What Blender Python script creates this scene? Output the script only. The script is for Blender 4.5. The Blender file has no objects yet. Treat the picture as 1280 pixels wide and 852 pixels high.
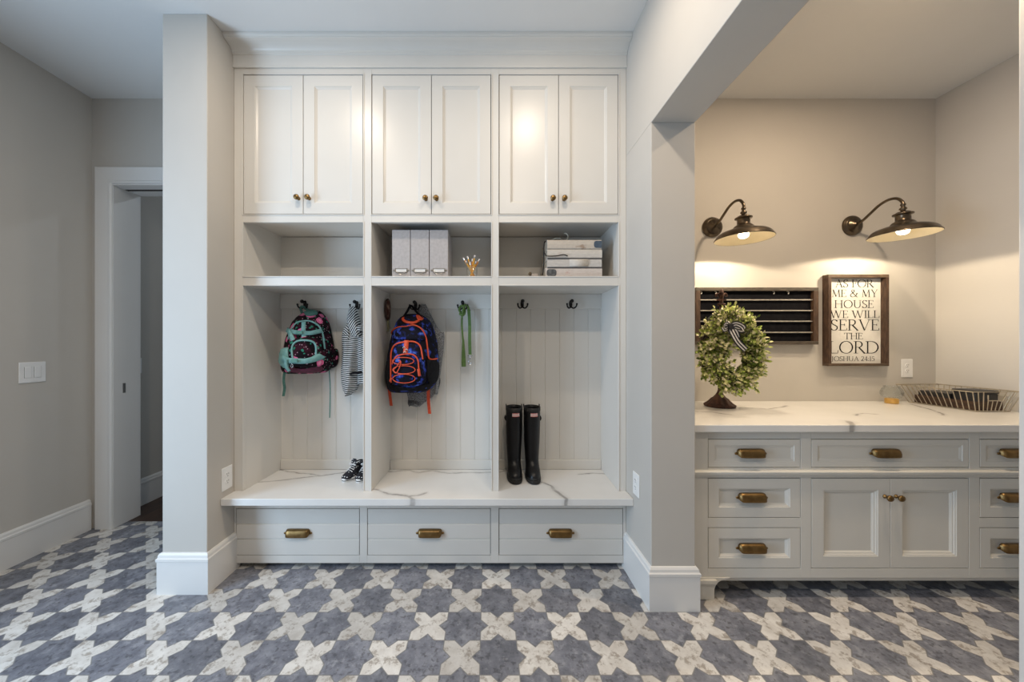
import bpy, bmesh, math, random
from mathutils import Vector, Matrix
random.seed(7)
PI = math.pi
scene = bpy.context.scene
COL = scene.collection

# ------------------------------------------------------------------ camera
EYE = 1.335            # camera height
F, VX, VY = 430.0, 610.0, 428.0    # focal length and vanishing point of a 1280 x 852 frame
cd = bpy.data.cameras.new('camera')
cam = bpy.data.objects.new('camera', cd)
COL.objects.link(cam)
cam.location = (0, 0, EYE)
cam.rotation_euler = (PI/2, 0, 0)
cd.sensor_width = 36.0
cd.lens = 36.0*F/1280.0
cd.shift_x = (640-VX)/1280.0
cd.shift_y = (VY-426)/1280.0
cd.clip_start = 0.02
scene.camera = cam

# ------------------------------------------------------------------ view, world, big lights
scene.view_settings.view_transform = 'Standard'
scene.view_settings.look = 'None'
scene.view_settings.gamma = 1.0
scene.view_settings.use_curve_mapping = False
scene.view_settings.exposure = 0.0
w = bpy.data.worlds.new('world')
scene.world = w
w.use_nodes = True
w.node_tree.nodes['Background'].inputs[0].default_value = (1.0, 0.955, 0.89, 1)
w.node_tree.nodes['Background'].inputs[1].default_value = 0.205

LAMP = 8.0        # the bulbs' own glow; their beams are in the lamp builder
BEAM = 16.0
def area_light(name, loc, rot, sx, sy, power, color, shape='RECTANGLE', spread=PI):
    d = bpy.data.lights.new(name, 'AREA')
    d.shape = shape; d.size = sx; d.size_y = sy
    d.energy = power; d.color = color; d.spread = spread
    o = bpy.data.objects.new(name, d); COL.objects.link(o)
    o.location = loc; o.rotation_euler = rot
    return o
# daylight through the glazed door in the left wall, behind the picture's edge
area_light('daylight', (-2.80, 0.35, 1.25), (0, -PI/2, 0), 2.1, 1.1, 84, (0.55, 0.76, 1.0))
# recessed ceiling lights: a row close to the lockers, a row further back, one placed to even out the alcove, a fill added in the hall
for i, (lx, ly, pw) in enumerate([(-0.95, 1.30, 8.5), (0.30, 1.30, 8.5), (-0.95, 0.10, 14), (0.30, 0.10, 14), (1.95, 1.42, 24), (-1.8, 3.5, 4.5)]):
    area_light('ceiling_lamp_or_fill', (lx, ly, 3.075), (0, 0, 0), 0.10, 0.10, pw, (1.0, 0.78, 0.55) if lx > 1 else ((0.75, 0.87, 1.0) if ly > 3 else (1.0, 0.84, 0.66)), 'DISK')

# ------------------------------------------------------------------ helpers
ROOTLOC = {}
def P(x, y, Z):                       # a point of the photograph at depth Z -> world
    return Vector(((x-VX)/F*Z, Z, EYE-(y-VY)/F*Z))
def PX(x, Z): return (x-VX)/F*Z
def PZ(y, Z): return EYE-(y-VY)/F*Z

def base_of(o):
    v = Vector((0, 0, 0))
    while o is not None:
        v += Vector(o.location); o = o.parent
    return v

def obj(name, bm, m, parent=None, bevel=0.0, smooth=False, seg=2, solid=0.0, subsurf=0):
    if parent is not None:
        off = base_of(parent)
        for v in bm.verts: v.co -= off
    bmesh.ops.recalc_face_normals(bm, faces=bm.faces)
    me = bpy.data.meshes.new(name)
    bm.to_mesh(me); bm.free()
    if m is not None:
        for mm in (m if isinstance(m, (list, tuple)) else [m]): me.materials.append(mm)
    o = bpy.data.objects.new(name, me)
    COL.objects.link(o)
    o.parent = parent
    if smooth:
        for p in me.polygons: p.use_smooth = True
    if solid:
        md = o.modifiers.new('solid', 'SOLIDIFY'); md.thickness = solid; md.offset = 0
    if bevel:
        md = o.modifiers.new('bevel', 'BEVEL'); md.width = bevel; md.segments = seg
        md.limit_method = 'ANGLE'; md.angle_limit = math.radians(40)
    if subsurf:
        md = o.modifiers.new('sub', 'SUBSURF'); md.levels = subsurf; md.render_levels = subsurf
    return o

def thing(name, label, cat, loc=(0, 0, 0), group=None):
    o = bpy.data.objects.new(name, None); COL.objects.link(o)
    o.location = loc; o.empty_display_size = 0.05
    return tag(o, label, cat, group)
def tag(o, label, cat, group=None):
    o['label'] = label; o['category'] = cat
    if group: o['group'] = group
    return o
def struct(o, label=None):
    o['kind'] = 'structure'
    if label: o['label'] = label
    return o
def sroot(name):
    o = bpy.data.objects.new(name, None); COL.objects.link(o); o['kind'] = 'structure'
    return o
def dup(root, loc, label=None, group=None, rotz=None):
    r = root.copy(); COL.objects.link(r); r.location = loc
    if rotz is not None: r.rotation_euler = (0, 0, rotz)
    if label: r['label'] = label
    if group: r['group'] = group
    for ch in list(root.children):
        c = ch.copy(); COL.objects.link(c); c.parent = r
        for g in list(ch.children):
            d = g.copy(); COL.objects.link(d); d.parent = c
    return r

def B(): return bmesh.new()
def box(bm, x0, x1, y0, y1, z0, z1, mi=0, f=None):
    c = [(x0,y0,z0),(x1,y0,z0),(x1,y1,z0),(x0,y1,z0),(x0,y0,z1),(x1,y0,z1),(x1,y1,z1),(x0,y1,z1)]
    if f: c = [f(*p) for p in c]
    v = [bm.verts.new(p) for p in c]
    for q in ((0,1,2,3),(4,5,6,7),(0,1,5,4),(1,2,6,5),(2,3,7,6),(3,0,4,7)):
        fa = bm.faces.new([v[i] for i in q]); fa.material_index = mi
    return v
def bx(*a, **k):
    bm = B(); box(bm, *a, **k); return bm
def loft(bm, rings, cap0=True, cap1=True, closed=True, mi=0):
    R = [[bm.verts.new(p) for p in r] for r in rings]
    n = len(R[0])
    for a, b in zip(R, R[1:]):
        for i in range(n if closed else n-1):
            j = (i+1) % n
            try:
                fa = bm.faces.new((a[i], a[j], b[j], b[i])); fa.material_index = mi
            except ValueError: pass
    if cap0 and closed: bm.faces.new(R[0]).material_index = mi
    if cap1 and closed: bm.faces.new(list(reversed(R[-1]))).material_index = mi
    return R
def lathe(bm, prof, c=(0,0,0), n=32, axis='z', cap0=False, cap1=False, mi=0):
    rings = []
    for r, h in prof:
        ring = []
        for i in range(n):
            a = 2*PI*i/n
            if axis == 'z': p = (c[0]+r*math.cos(a), c[1]+r*math.sin(a), c[2]+h)
            elif axis == 'y': p = (c[0]+r*math.cos(a), c[1]+h, c[2]+r*math.sin(a))
            else: p = (c[0]+h, c[1]+r*math.cos(a), c[2]+r*math.sin(a))
            ring.append(p)
        rings.append(ring)
    return loft(bm, rings, cap0, cap1, True, mi)
def smoothpath(pts, k=6):
    pts = [Vector(p) for p in pts]
    out = []
    for i in range(len(pts)-1):
        p0 = pts[max(i-1, 0)]; p1 = pts[i]; p2 = pts[i+1]; p3 = pts[min(i+2, len(pts)-1)]
        for j in range(k):
            t = j/k
            out.append(0.5*((2*p1)+(p2-p0)*t+(2*p0-5*p1+4*p2-p3)*t*t+(3*p1-p0-3*p2+p3)*t**3))
    out.append(pts[-1]); return out
def tube(bm, pts, r, n=8, cyclic=False, k=0, mi=0):
    if k: pts = smoothpath(pts, k)
    pts = [Vector(p) for p in pts]
    m = len(pts); rings = []
    up = Vector((0.13, 0.31, 0.94)); prev = None
    for i, p in enumerate(pts):
        if cyclic: d = pts[(i+1) % m]-pts[i-1]
        else: d = pts[min(i+1, m-1)]-pts[max(i-1, 0)]
        if d.length < 1e-9: d = Vector((0, 0, 1))
        d.normalize()
        if prev is None:
            a = d.cross(up)
            if a.length < 0.1: a = d.cross(Vector((1, 0, 0)))
        else: a = prev-d*prev.dot(d)
        a.normalize(); b = d.cross(a); prev = a
        rr = r[i] if isinstance(r, (list, tuple)) else r
        rings.append([p+(a*math.cos(2*PI*j/n)+b*math.sin(2*PI*j/n))*rr for j in range(n)])
    if cyclic: rings.append(rings[0])
    loft(bm, rings, not cyclic, not cyclic, True, mi)
def ball(bm, c, r, sx=1, sy=1, sz=1, n=12):
    M = Matrix.Translation(c) @ Matrix.Diagonal((r*sx, r*sy, r*sz, 1))
    bmesh.ops.create_uvsphere(bm, u_segments=n, v_segments=max(6, n*2//3), radius=1, matrix=M)
def ringpanel(bm, x0, x1, z0, z1, rings):
    """rings: (inset, y) from the back of the slab, round the front edge and down to the panel; last one is filled."""
    R = []
    for ins, y in rings:
        R.append([bm.verts.new(p) for p in ((x0+ins,y,z0+ins),(x1-ins,y,z0+ins),(x1-ins,y,z1-ins),(x0+ins,y,z1-ins))])
    for a, b in zip(R, R[1:]):
        for i in range(4): bm.faces.new((a[i], a[(i+1)%4], b[(i+1)%4], b[i]))
    bm.faces.new(R[0]); bm.faces.new(R[-1])
def sweep2d(bm, path, prof, side=1):
    """profile (offset, z) swept along a 2D path with mitred corners."""
    n = len(path); rings = []
    for i, p in enumerate(path):
        p = Vector(p); ns = []
        if i > 0: d = (p-Vector(path[i-1])).normalized(); ns.append(Vector((d.y, -d.x))*side)
        if i < n-1: d = (Vector(path[i+1])-p).normalized(); ns.append(Vector((d.y, -d.x))*side)
        if len(ns) == 2:
            mt = (ns[0]+ns[1]); mt /= max(1e-6, mt.length); mt /= max(0.2, mt.dot(ns[0]))
        else: mt = ns[0]
        rings.append([(p.x+mt.x*t, p.y+mt.y*t, z) for t, z in prof])
    loft(bm, rings, True, True, True)

# ------------------------------------------------------------------ materials
def newmat(name):
    m = bpy.data.materials.new(name); m.use_nodes = True
    nt = m.node_tree; return m, nt, nt.nodes, nt.links, nt.nodes['Principled BSDF']
def pmat(name, c1, c2=None, scale=8.0, rough=0.5, metal=0.0, bump=0.0, bscale=None, stretch=(1,1,1), spec=0.5, detail=4.0, ramp=(0.35, 0.65)):
    m, nt, N, L, b = newmat(name)
    b.inputs['Roughness'].default_value = rough; b.inputs['Metallic'].default_value = metal
    b.inputs['Specular IOR Level'].default_value = spec
    if c2 is None: c2 = tuple(min(1, v*1.05) for v in c1)
    tc = N.new('ShaderNodeTexCoord'); mp = N.new('ShaderNodeMapping'); mp.inputs['Scale'].default_value = stretch
    L.new(tc.outputs['Object'], mp.inputs[0])
    nz = N.new('ShaderNodeTexNoise'); nz.inputs['Scale'].default_value = scale; nz.inputs['Detail'].default_value = detail
    L.new(mp.outputs[0], nz.inputs['Vector'])
    cr = N.new('ShaderNodeValToRGB'); cr.color_ramp.elements[0].position = ramp[0]; cr.color_ramp.elements[1].position = ramp[1]
    cr.color_ramp.elements[0].color = (*c1, 1); cr.color_ramp.elements[1].color = (*c2, 1)
    L.new(nz.outputs[0], cr.inputs[0]); L.new(cr.outputs[0], b.inputs['Base Color'])
    if bump:
        n2 = N.new('ShaderNodeTexNoise'); n2.inputs['Scale'].default_value = bscale or scale*6; n2.inputs['Detail'].default_value = 3
        L.new(mp.outputs[0], n2.inputs['Vector'])
        bp = N.new('ShaderNodeBump'); bp.inputs['Strength'].default_value = bump; bp.inputs['Distance'].default_value = 0.002
        L.new(n2.outputs[0], bp.inputs['Height']); L.new(bp.outputs[0], b.inputs['Normal'])
    return m
def M(N, L, op, a, b=None, c=None):
    n = N.new('ShaderNodeMath'); n.operation = op
    for i, v in enumerate((a, b, c)):
        if v is None: continue
        if isinstance(v, (int, float)): n.inputs[i].default_value = v
        else: L.new(v, n.inputs[i])
    return n.outputs[0]
def MIX(N, L, f, a, b, typ='MIX'):
    n = N.new('ShaderNodeMix'); n.data_type = 'RGBA'; n.blend_type = typ
    for i, v in ((0, f), (6, a), (7, b)):
        if isinstance(v, (int, float)): n.inputs[i].default_value = v
        elif isinstance(v, tuple): n.inputs[i].default_value = (*v, 1)
        else: L.new(v, n.inputs[i])
    return n.outputs[2]
def RAMP(N, L, fac, stops, interp='LINEAR'):
    cr = N.new('ShaderNodeValToRGB'); cr.color_ramp.interpolation = interp
    e = cr.color_ramp.elements
    while len(e) < len(stops): e.new(0.5)
    for k, (p, c) in zip(e, stops): k.position = p; k.color = (*c, 1) if isinstance(c, tuple) else (c, c, c, 1)
    L.new(fac, cr.inputs[0]); return cr.outputs[0]
def NOISE(N, L, vec, scale, detail=4, rough=0.55):
    n = N.new('ShaderNodeTexNoise'); n.inputs['Scale'].default_value = scale
    n.inputs['Detail'].default_value = detail; n.inputs['Roughness'].default_value = rough
    if vec is not None: L.new(vec, n.inputs['Vector'])
    return n.outputs[0]

wall_m = pmat('greige_wall_paint', (0.535, 0.505, 0.462), (0.55, 0.52, 0.475), 3, 0.75, bump=0.05, bscale=160)
ceil_m = pmat('ceiling_paint', (0.72, 0.715, 0.70), (0.735, 0.73, 0.715), 3, 0.85, bump=0.05, bscale=140)
trim_m = pmat('white_trim_paint', (0.74, 0.73, 0.71), (0.755, 0.745, 0.725), 4, 0.38)
cab_m = pmat('white_locker_paint', (0.68, 0.655, 0.61), (0.695, 0.67, 0.625), 4, 0.33)
gab_m = pmat('pale_grey_cabinet_paint', (0.68, 0.66, 0.61), (0.695, 0.675, 0.625), 4, 0.36)
dark_m = pmat('dark_recess_shade', (0.05, 0.045, 0.04), None, 4, 0.8)  # near-black colour painted for the shade in gaps, slot and carcasses
brass_m = pmat('antique_brass', (0.19, 0.115, 0.045), (0.27, 0.17, 0.07), 30, 0.38, metal=1.0)
bronze_m = pmat('dark_bronze', (0.085, 0.066, 0.046), (0.15, 0.115, 0.08), 20, 0.28, metal=0.9)
black_m = pmat('matte_black_iron', (0.010, 0.009, 0.009), (0.016, 0.015, 0.014), 40, 0.45, metal=0.4)
plate_m = pmat('white_switch_plastic', (0.80, 0.80, 0.79), None, 9, 0.35)
slot_m = pmat('dark_slot', (0.08, 0.08, 0.08), None, 9, 0.6)

def tile_material():
    m, nt, N, L, b = newmat('star_and_cross_tile')
    tc = N.new('ShaderNodeTexCoord'); sp = N.new('ShaderNodeSeparateXYZ'); L.new(tc.outputs['Object'], sp.inputs[0])
    U = 0.1615
    u = M(N, L, 'DIVIDE', M(N, L, 'SUBTRACT', sp.outputs[0], 0.0467), U)
    v = M(N, L, 'DIVIDE', M(N, L, 'SUBTRACT', sp.outputs[1], 1.947), U)
    i = M(N, L, 'ROUND', u); j = M(N, L, 'ROUND', v)
    du = M(N, L, 'SUBTRACT', u, i); dv = M(N, L, 'SUBTRACT', v, j)
    a = M(N, L, 'ABSOLUTE', du); c = M(N, L, 'ABSOLUTE', dv)
    odd = M(N, L, 'MODULO', M(N, L, 'ABSOLUTE', M(N, L, 'ADD', i, j)), 2.0)
    odd = M(N, L, 'GREATER_THAN', odd, 0.5)
    even = M(N, L, 'SUBTRACT', 1.0, odd)
    amc = M(N, L, 'SUBTRACT', a, c)
    dd = M(N, L, 'SUBTRACT', M(N, L, 'ABSOLUTE', amc), 0.29)
    tip = M(N, L, 'GREATER_THAN', dd, 0.0)                       # the part of an even cell that a neighbouring star's point fills
    star = M(N, L, 'MAXIMUM', odd, tip)
    # whose tile is it
    et = M(N, L, 'MULTIPLY', even, tip)
    hor = M(N, L, 'GREATER_THAN', amc, 0.0)
    ti = M(N, L, 'ADD', i, M(N, L, 'MULTIPLY', M(N, L, 'MULTIPLY', et, hor), M(N, L, 'SIGN', du)))
    tj = M(N, L, 'ADD', j, M(N, L, 'MULTIPLY', M(N, L, 'MULTIPLY', et, M(N, L, 'SUBTRACT', 1.0, hor)), M(N, L, 'SIGN', dv)))
    cb = N.new('ShaderNodeCombineXYZ'); L.new(ti, cb.inputs[0]); L.new(tj, cb.inputs[1])
    wn = N.new('ShaderNodeTexWhiteNoise'); wn.noise_dimensions = '3D'; L.new(cb.outputs[0], wn.inputs['Vector'])
    # joints
    g = 0.014
    j1 = M(N, L, 'MULTIPLY', even, M(N, L, 'LESS_THAN', M(N, L, 'ABSOLUTE', dd), g*1.4))
    edge = M(N, L, 'GREATER_THAN', M(N, L, 'MAXIMUM', a, c), 0.5-g)
    j2 = M(N, L, 'MULTIPLY', edge, M(N, L, 'SUBTRACT', 1.0, M(N, L, 'GREATER_THAN', dd, 0.0)))
    joint = M(N, L, 'MAXIMUM', j1, j2)
    # slate-blue stars, chalky crosses; each tile slides the noise so that no cloud runs on into its neighbour
    off = N.new('ShaderNodeVectorMath'); off.operation = 'MULTIPLY_ADD'
    L.new(wn.outputs[1], off.inputs[0]); off.inputs[1].default_value = (9, 9, 9); L.new(tc.outputs['Object'], off.inputs[2])
    n1 = NOISE(N, L, off.outputs[0], 13, 9, 0.70)
    n2 = NOISE(N, L, off.outputs[0], 46, 6, 0.6)
    n3 = NOISE(N, L, off.outputs[0], 24, 9, 0.72)
    scol = RAMP(N, L, n1, [(0.30, (0.095, 0.10, 0.122)), (0.50, (0.18, 0.187, 0.22)), (0.70, (0.29, 0.30, 0.335))])
    scol = MIX(N, L, RAMP(N, L, n2, [(0.54, 0.0), (0.64, 0.7)]), scol, (0.065, 0.065, 0.076))
    scol = MIX(N, L, RAMP(N, L, n3, [(0.36, 0.55), (0.46, 0.0)]), scol, (0.36, 0.37, 0.40))
    ccol = RAMP(N, L, n1, [(0.34, (0.55, 0.52, 0.48)), (0.62, (0.72, 0.70, 0.665))])
    ccol = MIX(N, L, RAMP(N, L, n3, [(0.52, 0.0), (0.60, 0.8)]), ccol, (0.29, 0.25, 0.21))
    col = MIX(N, L, star, ccol, scol)
    val = M(N, L, 'ADD', 0.82, M(N, L, 'MULTIPLY', wn.outputs[0], 0.34))
    hs = N.new('ShaderNodeHueSaturation'); L.new(val, hs.inputs['Value']); L.new(col, hs.inputs['Color'])
    col = MIX(N, L, M(N, L, 'MULTIPLY', joint, 0.8), hs.outputs[0], (0.20, 0.195, 0.19))
    L.new(col, b.inputs['Base Color'])
    b.inputs['Roughness'].default_value = 0.42
    bp = N.new('ShaderNodeBump'); bp.inputs['Strength'].default_value = 0.35; bp.inputs['Distance'].default_value = 0.003
    h = M(N, L, 'SUBTRACT', M(N, L, 'MULTIPLY', n2, 0.35), joint)
    L.new(h, bp.inputs['Height']); L.new(bp.outputs[0], b.inputs['Normal'])
    return m
tile_m = tile_material()

def quartz_material(name, veins):
    """white quartz; veins = polylines of (x, y, half width) on the slab"""
    m, nt, N, L, b = newmat(name)
    tc = N.new('ShaderNodeTexCoord'); v = tc.outputs['Object']
    sp = N.new('ShaderNodeSeparateXYZ'); L.new(v, sp.inputs[0])
    X = M(N, L, 'ADD', sp.outputs[0], M(N, L, 'MULTIPLY', M(N, L, 'SUBTRACT', NOISE(N, L, v, 9, 3), 0.5), 0.05))
    mp = N.new('ShaderNodeMapping'); mp.inputs['Location'].default_value = (4, 7, 1); L.new(v, mp.inputs[0])
    Y = M(N, L, 'ADD', sp.outputs[1], M(N, L, 'MULTIPLY', M(N, L, 'SUBTRACT', NOISE(N, L, mp.outputs[0], 9, 3), 0.5), 0.05))
    best = None
    for line in veins:
        for (ax, ay, aw), (bx_, by_, bw) in zip(line, line[1:]):
            ex, ey = bx_-ax, by_-ay; l2 = ex*ex+ey*ey
            px = M(N, L, 'SUBTRACT', X, ax); py = M(N, L, 'SUBTRACT', Y, ay)
            t = M(N, L, 'ADD', M(N, L, 'MULTIPLY', px, ex/l2), M(N, L, 'MULTIPLY', py, ey/l2))
            t = M(N, L, 'MINIMUM', M(N, L, 'MAXIMUM', t, 0.0), 1.0)
            dx = M(N, L, 'SUBTRACT', px, M(N, L, 'MULTIPLY', t, ex)); dy = M(N, L, 'SUBTRACT', py, M(N, L, 'MULTIPLY', t, ey))
            d = M(N, L, 'SQRT', M(N, L, 'ADD', M(N, L, 'MULTIPLY', dx, dx), M(N, L, 'MULTIPLY', dy, dy)))
            d = M(N, L, 'DIVIDE', d, (aw+bw)/2)
            best = d if best is None else M(N, L, 'MINIMUM', best, d)
    basec = RAMP(N, L, NOISE(N, L, v, 4, 3), [(0.3, (0.73, 0.72, 0.70)), (0.7, (0.78, 0.77, 0.75))])
    k = RAMP(N, L, NOISE(N, L, v, 13, 3), [(0.35, 0.5), (0.6, 1.0)])
    soft = RAMP(N, L, M(N, L, 'MULTIPLY', best, 0.1), [(0.06, 0.85), (0.14, 0.22), (0.42, 0.0)])
    L.new(MIX(N, L, M(N, L, 'MULTIPLY', soft, k), basec, (0.27, 0.26, 0.25)), b.inputs['Base Color'])
    b.inputs['Roughness'].default_value = 0.2
    return m
def on_slab(pts, h, wd):
    return [((x-VX)/F*(F*(EYE-h)/(y-VY)), F*(EYE-h)/(y-VY), wd) for x, y in pts]
bench_q = quartz_material('white_quartz_bench', [on_slab(p_, 0.46, w_) for p_, w_ in (
    ([(349, 587), (374, 591), (402, 594), (432, 590), (446, 594)], .006), ([(318, 602.5), (360, 599), (402, 594)], .005),
    ([(474, 590), (513, 587.5), (524, 590), (541, 588), (562, 591), (613, 590)], .006),
    ([(464, 610), (487, 617), (511, 620), (531, 616)], .007), ([(511, 620), (523, 626), (533, 633)], .008),
    ([(625, 589), (640, 587.5), (652, 593)], .005), ([(673, 601), (688, 607), (703, 619), (717, 632)], .008), ([(724, 593), (743, 591), (762, 593)], .006))])
counter_q = quartz_material('white_quartz_counter', [on_slab(p_, 0.914, w_) for p_, w_ in (
    ([(1140, 505), (1161, 511), (1182, 519.5)], .006), ([(1069, 519), (1080, 516.5), (1093, 517)], .005), ([(1060, 526), (1064, 531), (1074, 534)], .011),
    ([(870, 514), (890, 515), (913, 518)], .007), ([(925, 509), (960, 511), (985, 507)], .006))])

def wood_material(name, dark, light, scale=6, stretch=(1, 1, 12), rough=0.6):
    m, nt, N, L, b = newmat(name)
    tc = N.new('ShaderNodeTexCoord'); mp = N.new('ShaderNodeMapping'); L.new(tc.outputs['Object'], mp.inputs[0])
    mp.inputs['Scale'].default_value = stretch
    n = NOISE(N, L, mp.outputs[0], scale, 8, 0.65)
    L.new(RAMP(N, L, n, [(0.3, dark), (0.55, tuple((p+q)/2 for p, q in zip(dark, light))), (0.72, light)]), b.inputs['Base Color'])
    bp = N.new('ShaderNodeBump'); bp.inputs['Strength'].default_value = 0.3; bp.inputs['Distance'].default_value = 0.002
    L.new(n, bp.inputs['Height']); L.new(bp.outputs[0], b.inputs['Normal'])
    b.inputs['Roughness'].default_value = rough
    return m
frame_wood = wood_material('weathered_brown_wood', (0.022, 0.009, 0.005), (0.115, 0.062, 0.034), 14, (6, 6, 1.2))
frame_wood_h = wood_material('weathered_brown_wood_rail', (0.035, 0.020, 0.012), (0.17, 0.115, 0.07), 14, (1.2, 6, 6))
grey_wood = wood_material('weathered_grey_wood', (0.03, 0.022, 0.016), (0.13, 0.105, 0.078), 14, (1.2, 6, 6))
hall_wood = wood_material('dark_plank_floor', (0.022, 0.012, 0.009), (0.10, 0.05, 0.028), 5, (8, 1, 1), 0.4)

def glass_material(name, col, rough=0.03):
    m, nt, N, L, b = newmat(name)
    out = N['Material Output']
    tr = N.new('ShaderNodeBsdfTransparent'); gl = N.new('ShaderNodeBsdfGlossy'); gl.inputs['Roughness'].default_value = rough
    mx = N.new('ShaderNodeMixShader'); lw = N.new('ShaderNodeLayerWeight'); lw.inputs[0].default_value = 0.25
    tc = N.new('ShaderNodeTexCoord'); n = NOISE(N, L, tc.outputs['Object'], 12, 2)
    L.new(RAMP(N, L, n, [(0.3, tuple(c*0.97 for c in col)), (0.7, col)]), tr.inputs[0])
    L.new(M(N, L, 'ADD', M(N, L, 'MULTIPLY', lw.outputs['Fresnel'], 0.3), 0.02), mx.inputs[0])
    L.new(tr.outputs[0], mx.inputs[1]); L.new(gl.outputs[0], mx.inputs[2]); L.new(mx.outputs[0], out.inputs[0])
    return m
clear_glass = glass_material('clear_glass', (0.97, 0.98, 0.98))
amber_m = pmat('amber_wax', (0.55, 0.30, 0.06), (0.66, 0.40, 0.11), 30, 0.35)

# ------------------------------------------------------------------ measures of the room
CEIL = 3.09
YB = 2.476                    # back wall
XL = -2.85                    # left wall
PXL, PXR, PY = -1.739, -1.4995, 1.837   # stub wall left of the lockers
RXL, RXR, RY = 0.817, 1.037, 1.722      # wall right of the lockers
HZ = 2.437                    # underside of the header
NXR = 3.222                   # right wall of the alcove
YN = -2.6                     # the room goes on behind the camera
LF = 2.031                    # locker face
LBK = 2.385                   # locker inside back
CF = 1.79                     # base cabinet face

# ------------------------------------------------------------------ shell
bm = B()
vs = [bm.verts.new(p) for p in ((XL-0.2, YN, 0), (NXR+0.3, YN, 0), (NXR+0.3, 2.57, 0), (XL-0.2, 2.57, 0))]
bm.faces.new(vs)
vs2 = [bm.verts.new((v.co.x, v.co.y, -0.05)) for v in vs]; bm.faces.new(vs2)
for i in range(4): bm.faces.new((vs[i], vs[(i+1)%4], vs2[(i+1)%4], vs2[i]))
struct(obj('floor', bm, tile_m), 'blue grey star and cream cross tiled floor')
struct(obj('floor_hall', bx(XL-0.2, -0.9, 2.572, 4.6, -0.05, -0.002), hall_wood), 'dark wood floor of the hallway beyond the door')
struct(obj('ceiling', bx(XL-0.2, NXR+0.3, YN, 2.66, CEIL, CEIL+0.1), ceil_m))
bm = B()
box(bm, XL-0.15, XL, 1.0, 2.67, 0, CEIL)                   # solid part seen in the picture
box(bm, XL-0.15, XL, YN, -0.3, 0, CEIL)
box(bm, XL-0.15, XL, -0.3, 1.0, 2.35, CEIL)                # over the glazed door
struct(obj('wall_left', bm, wall_m))
DXL, DXR, DZ = -2.70, -1.86, 2.478                          # doorway
bm = B()
box(bm, XL, DXL, YB, 2.65, 0, CEIL)
box(bm, DXL, DXR, YB, 2.65, DZ+0.02, CEIL)
box(bm, DXR, RXR, YB, 2.65, 0, CEIL)
struct(obj('wall_back', bm, wall_m))
struct(obj('wall_alcove_back', bx(RXR, NXR+0.15, YB, 2.65, 0, CEIL), wall_m))
struct(obj('wall_alcove_right', bx(NXR, NXR+0.15, 1.3, YB, 0, CEIL), wall_m))
struct(obj('wall_stub_left', bx(PXL, PXR, PY, YB, 0, CEIL), wall_m, bevel=0.004))
bm = B()
box(bm, RXL, RXR, RY, YB, 0, HZ)
box(bm, RXL, RXR, YN, YB, HZ, CEIL)
struct(obj('wall_right', bm, wall_m, bevel=0.003))
# hallway
struct(obj('wall_hall_left', bx(XL-0.15, XL, 2.672, 4.6, 0, CEIL), wall_m))
struct(obj('wall_hall_end', bx(XL-0.15, -0.8, 4.6, 4.7, 0, CEIL), wall_m))
struct(obj('wall_hall_right', bx(-0.9, -0.8, 2.652, 4.6, 0, CEIL), wall_m))
struct(obj('ceiling_hall', bx(XL-0.15, -0.8, 2.662, 4.7, CEIL, CEIL+0.1), ceil_m))
# jamb of the opening at the picture's right edge
tx = 2.004
bm = B(); box(bm, tx, tx+0.16, 1.20, 1.30, 0, CEIL)
struct(obj('trim_jamb_right', bm, trim_m, bevel=0.004))

BASE = [(0.0, 0.0), (0.016, 0.0), (0.016, 0.172), (0.0195, 0.175), (0.0195, 0.188), (0.014, 0.193), (0.012, 0.206), (0.006, 0.215), (0.0, 0.217)]
def baseboard(name, path, side):
    bm = B(); sweep2d(bm, path, BASE, side); return struct(obj(name, bm, trim_m))
baseboard('baseboard_left', [(XL, 1.0), (XL, YB-0.018)], 1)
baseboard('baseboard_stub', [(PXL, YB), (PXL, PY), (PXR, PY), (PXR, LF+0.03)], 1)
baseboard('baseboard_right', [(RXL, LF+0.03), (RXL, RY), (RXR, RY), (RXR, CF-0.012)], 1)
baseboard('baseboard_hall', [(XL, 2.67), (XL, 4.6)], 1)

# doorway with its casing
dr = sroot('door_1')
CAS = [(0, 0), (0.003, 0.013), (0.012, 0.02), (0.022, 0.018), (0.1, 0.014), (0.108, 0.02), (0.118, 0.02), (0.124, 0.012), (0.124, 0)]
def casing(bm, x0, x1, zt, yw):       # frames an opening on three sides; profile runs from its outer edge inwards
    rings = []
    for (px, pz, sx, sz) in ((x0-0.124, 0, 1, 0), (x0-0.124, zt+0.124, 1, -1), (x1+0.124, zt+0.124, -1, -1), (x1+0.124, 0, -1, 0)):
        rings.append([(px+sx*t, yw-h, pz+sz*t) for t, h in CAS])
    loft(bm, rings, True, True, True)
bm = B(); casing(bm, DXL+0.005, DXR-0.005, DZ-0.005, YB)
obj('casing', bm, trim_m, dr)
bm = B()
box(bm, DXL-0.015, DXL+0.008, YB-0.005, 2.665, 0, DZ)
box(bm, DXR-0.008, DXR+0.015, YB-0.005, 2.665, 0, DZ)
obj('jamb', bm, trim_m, dr)
bm = B()
box(bm, DXL+0.008, DXR-0.008, YB-0.005, 2.545, DZ-0.012, DZ+0.018)
box(bm, DXL+0.008, DXR-0.008, 2.575, 2.665, DZ-0.012, DZ+0.018)
obj('head_jamb', bm, trim_m, dr)
obj('pocket_slot', bx(DXL+0.008, DXR-0.008, 2.545, 2.575, DZ-0.0115, DZ+0.016), dark_m, dr)  # dark fill, colours in the shade of the slot
jl = obj('strike_plate', bx(DXL+0.008, DXL+0.0095, 2.535, 2.555, 0.965, 1.035), pmat('satin_nickel', (0.42, 0.42, 0.42), None, 20, 0.35, metal=0.9), dr)

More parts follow.
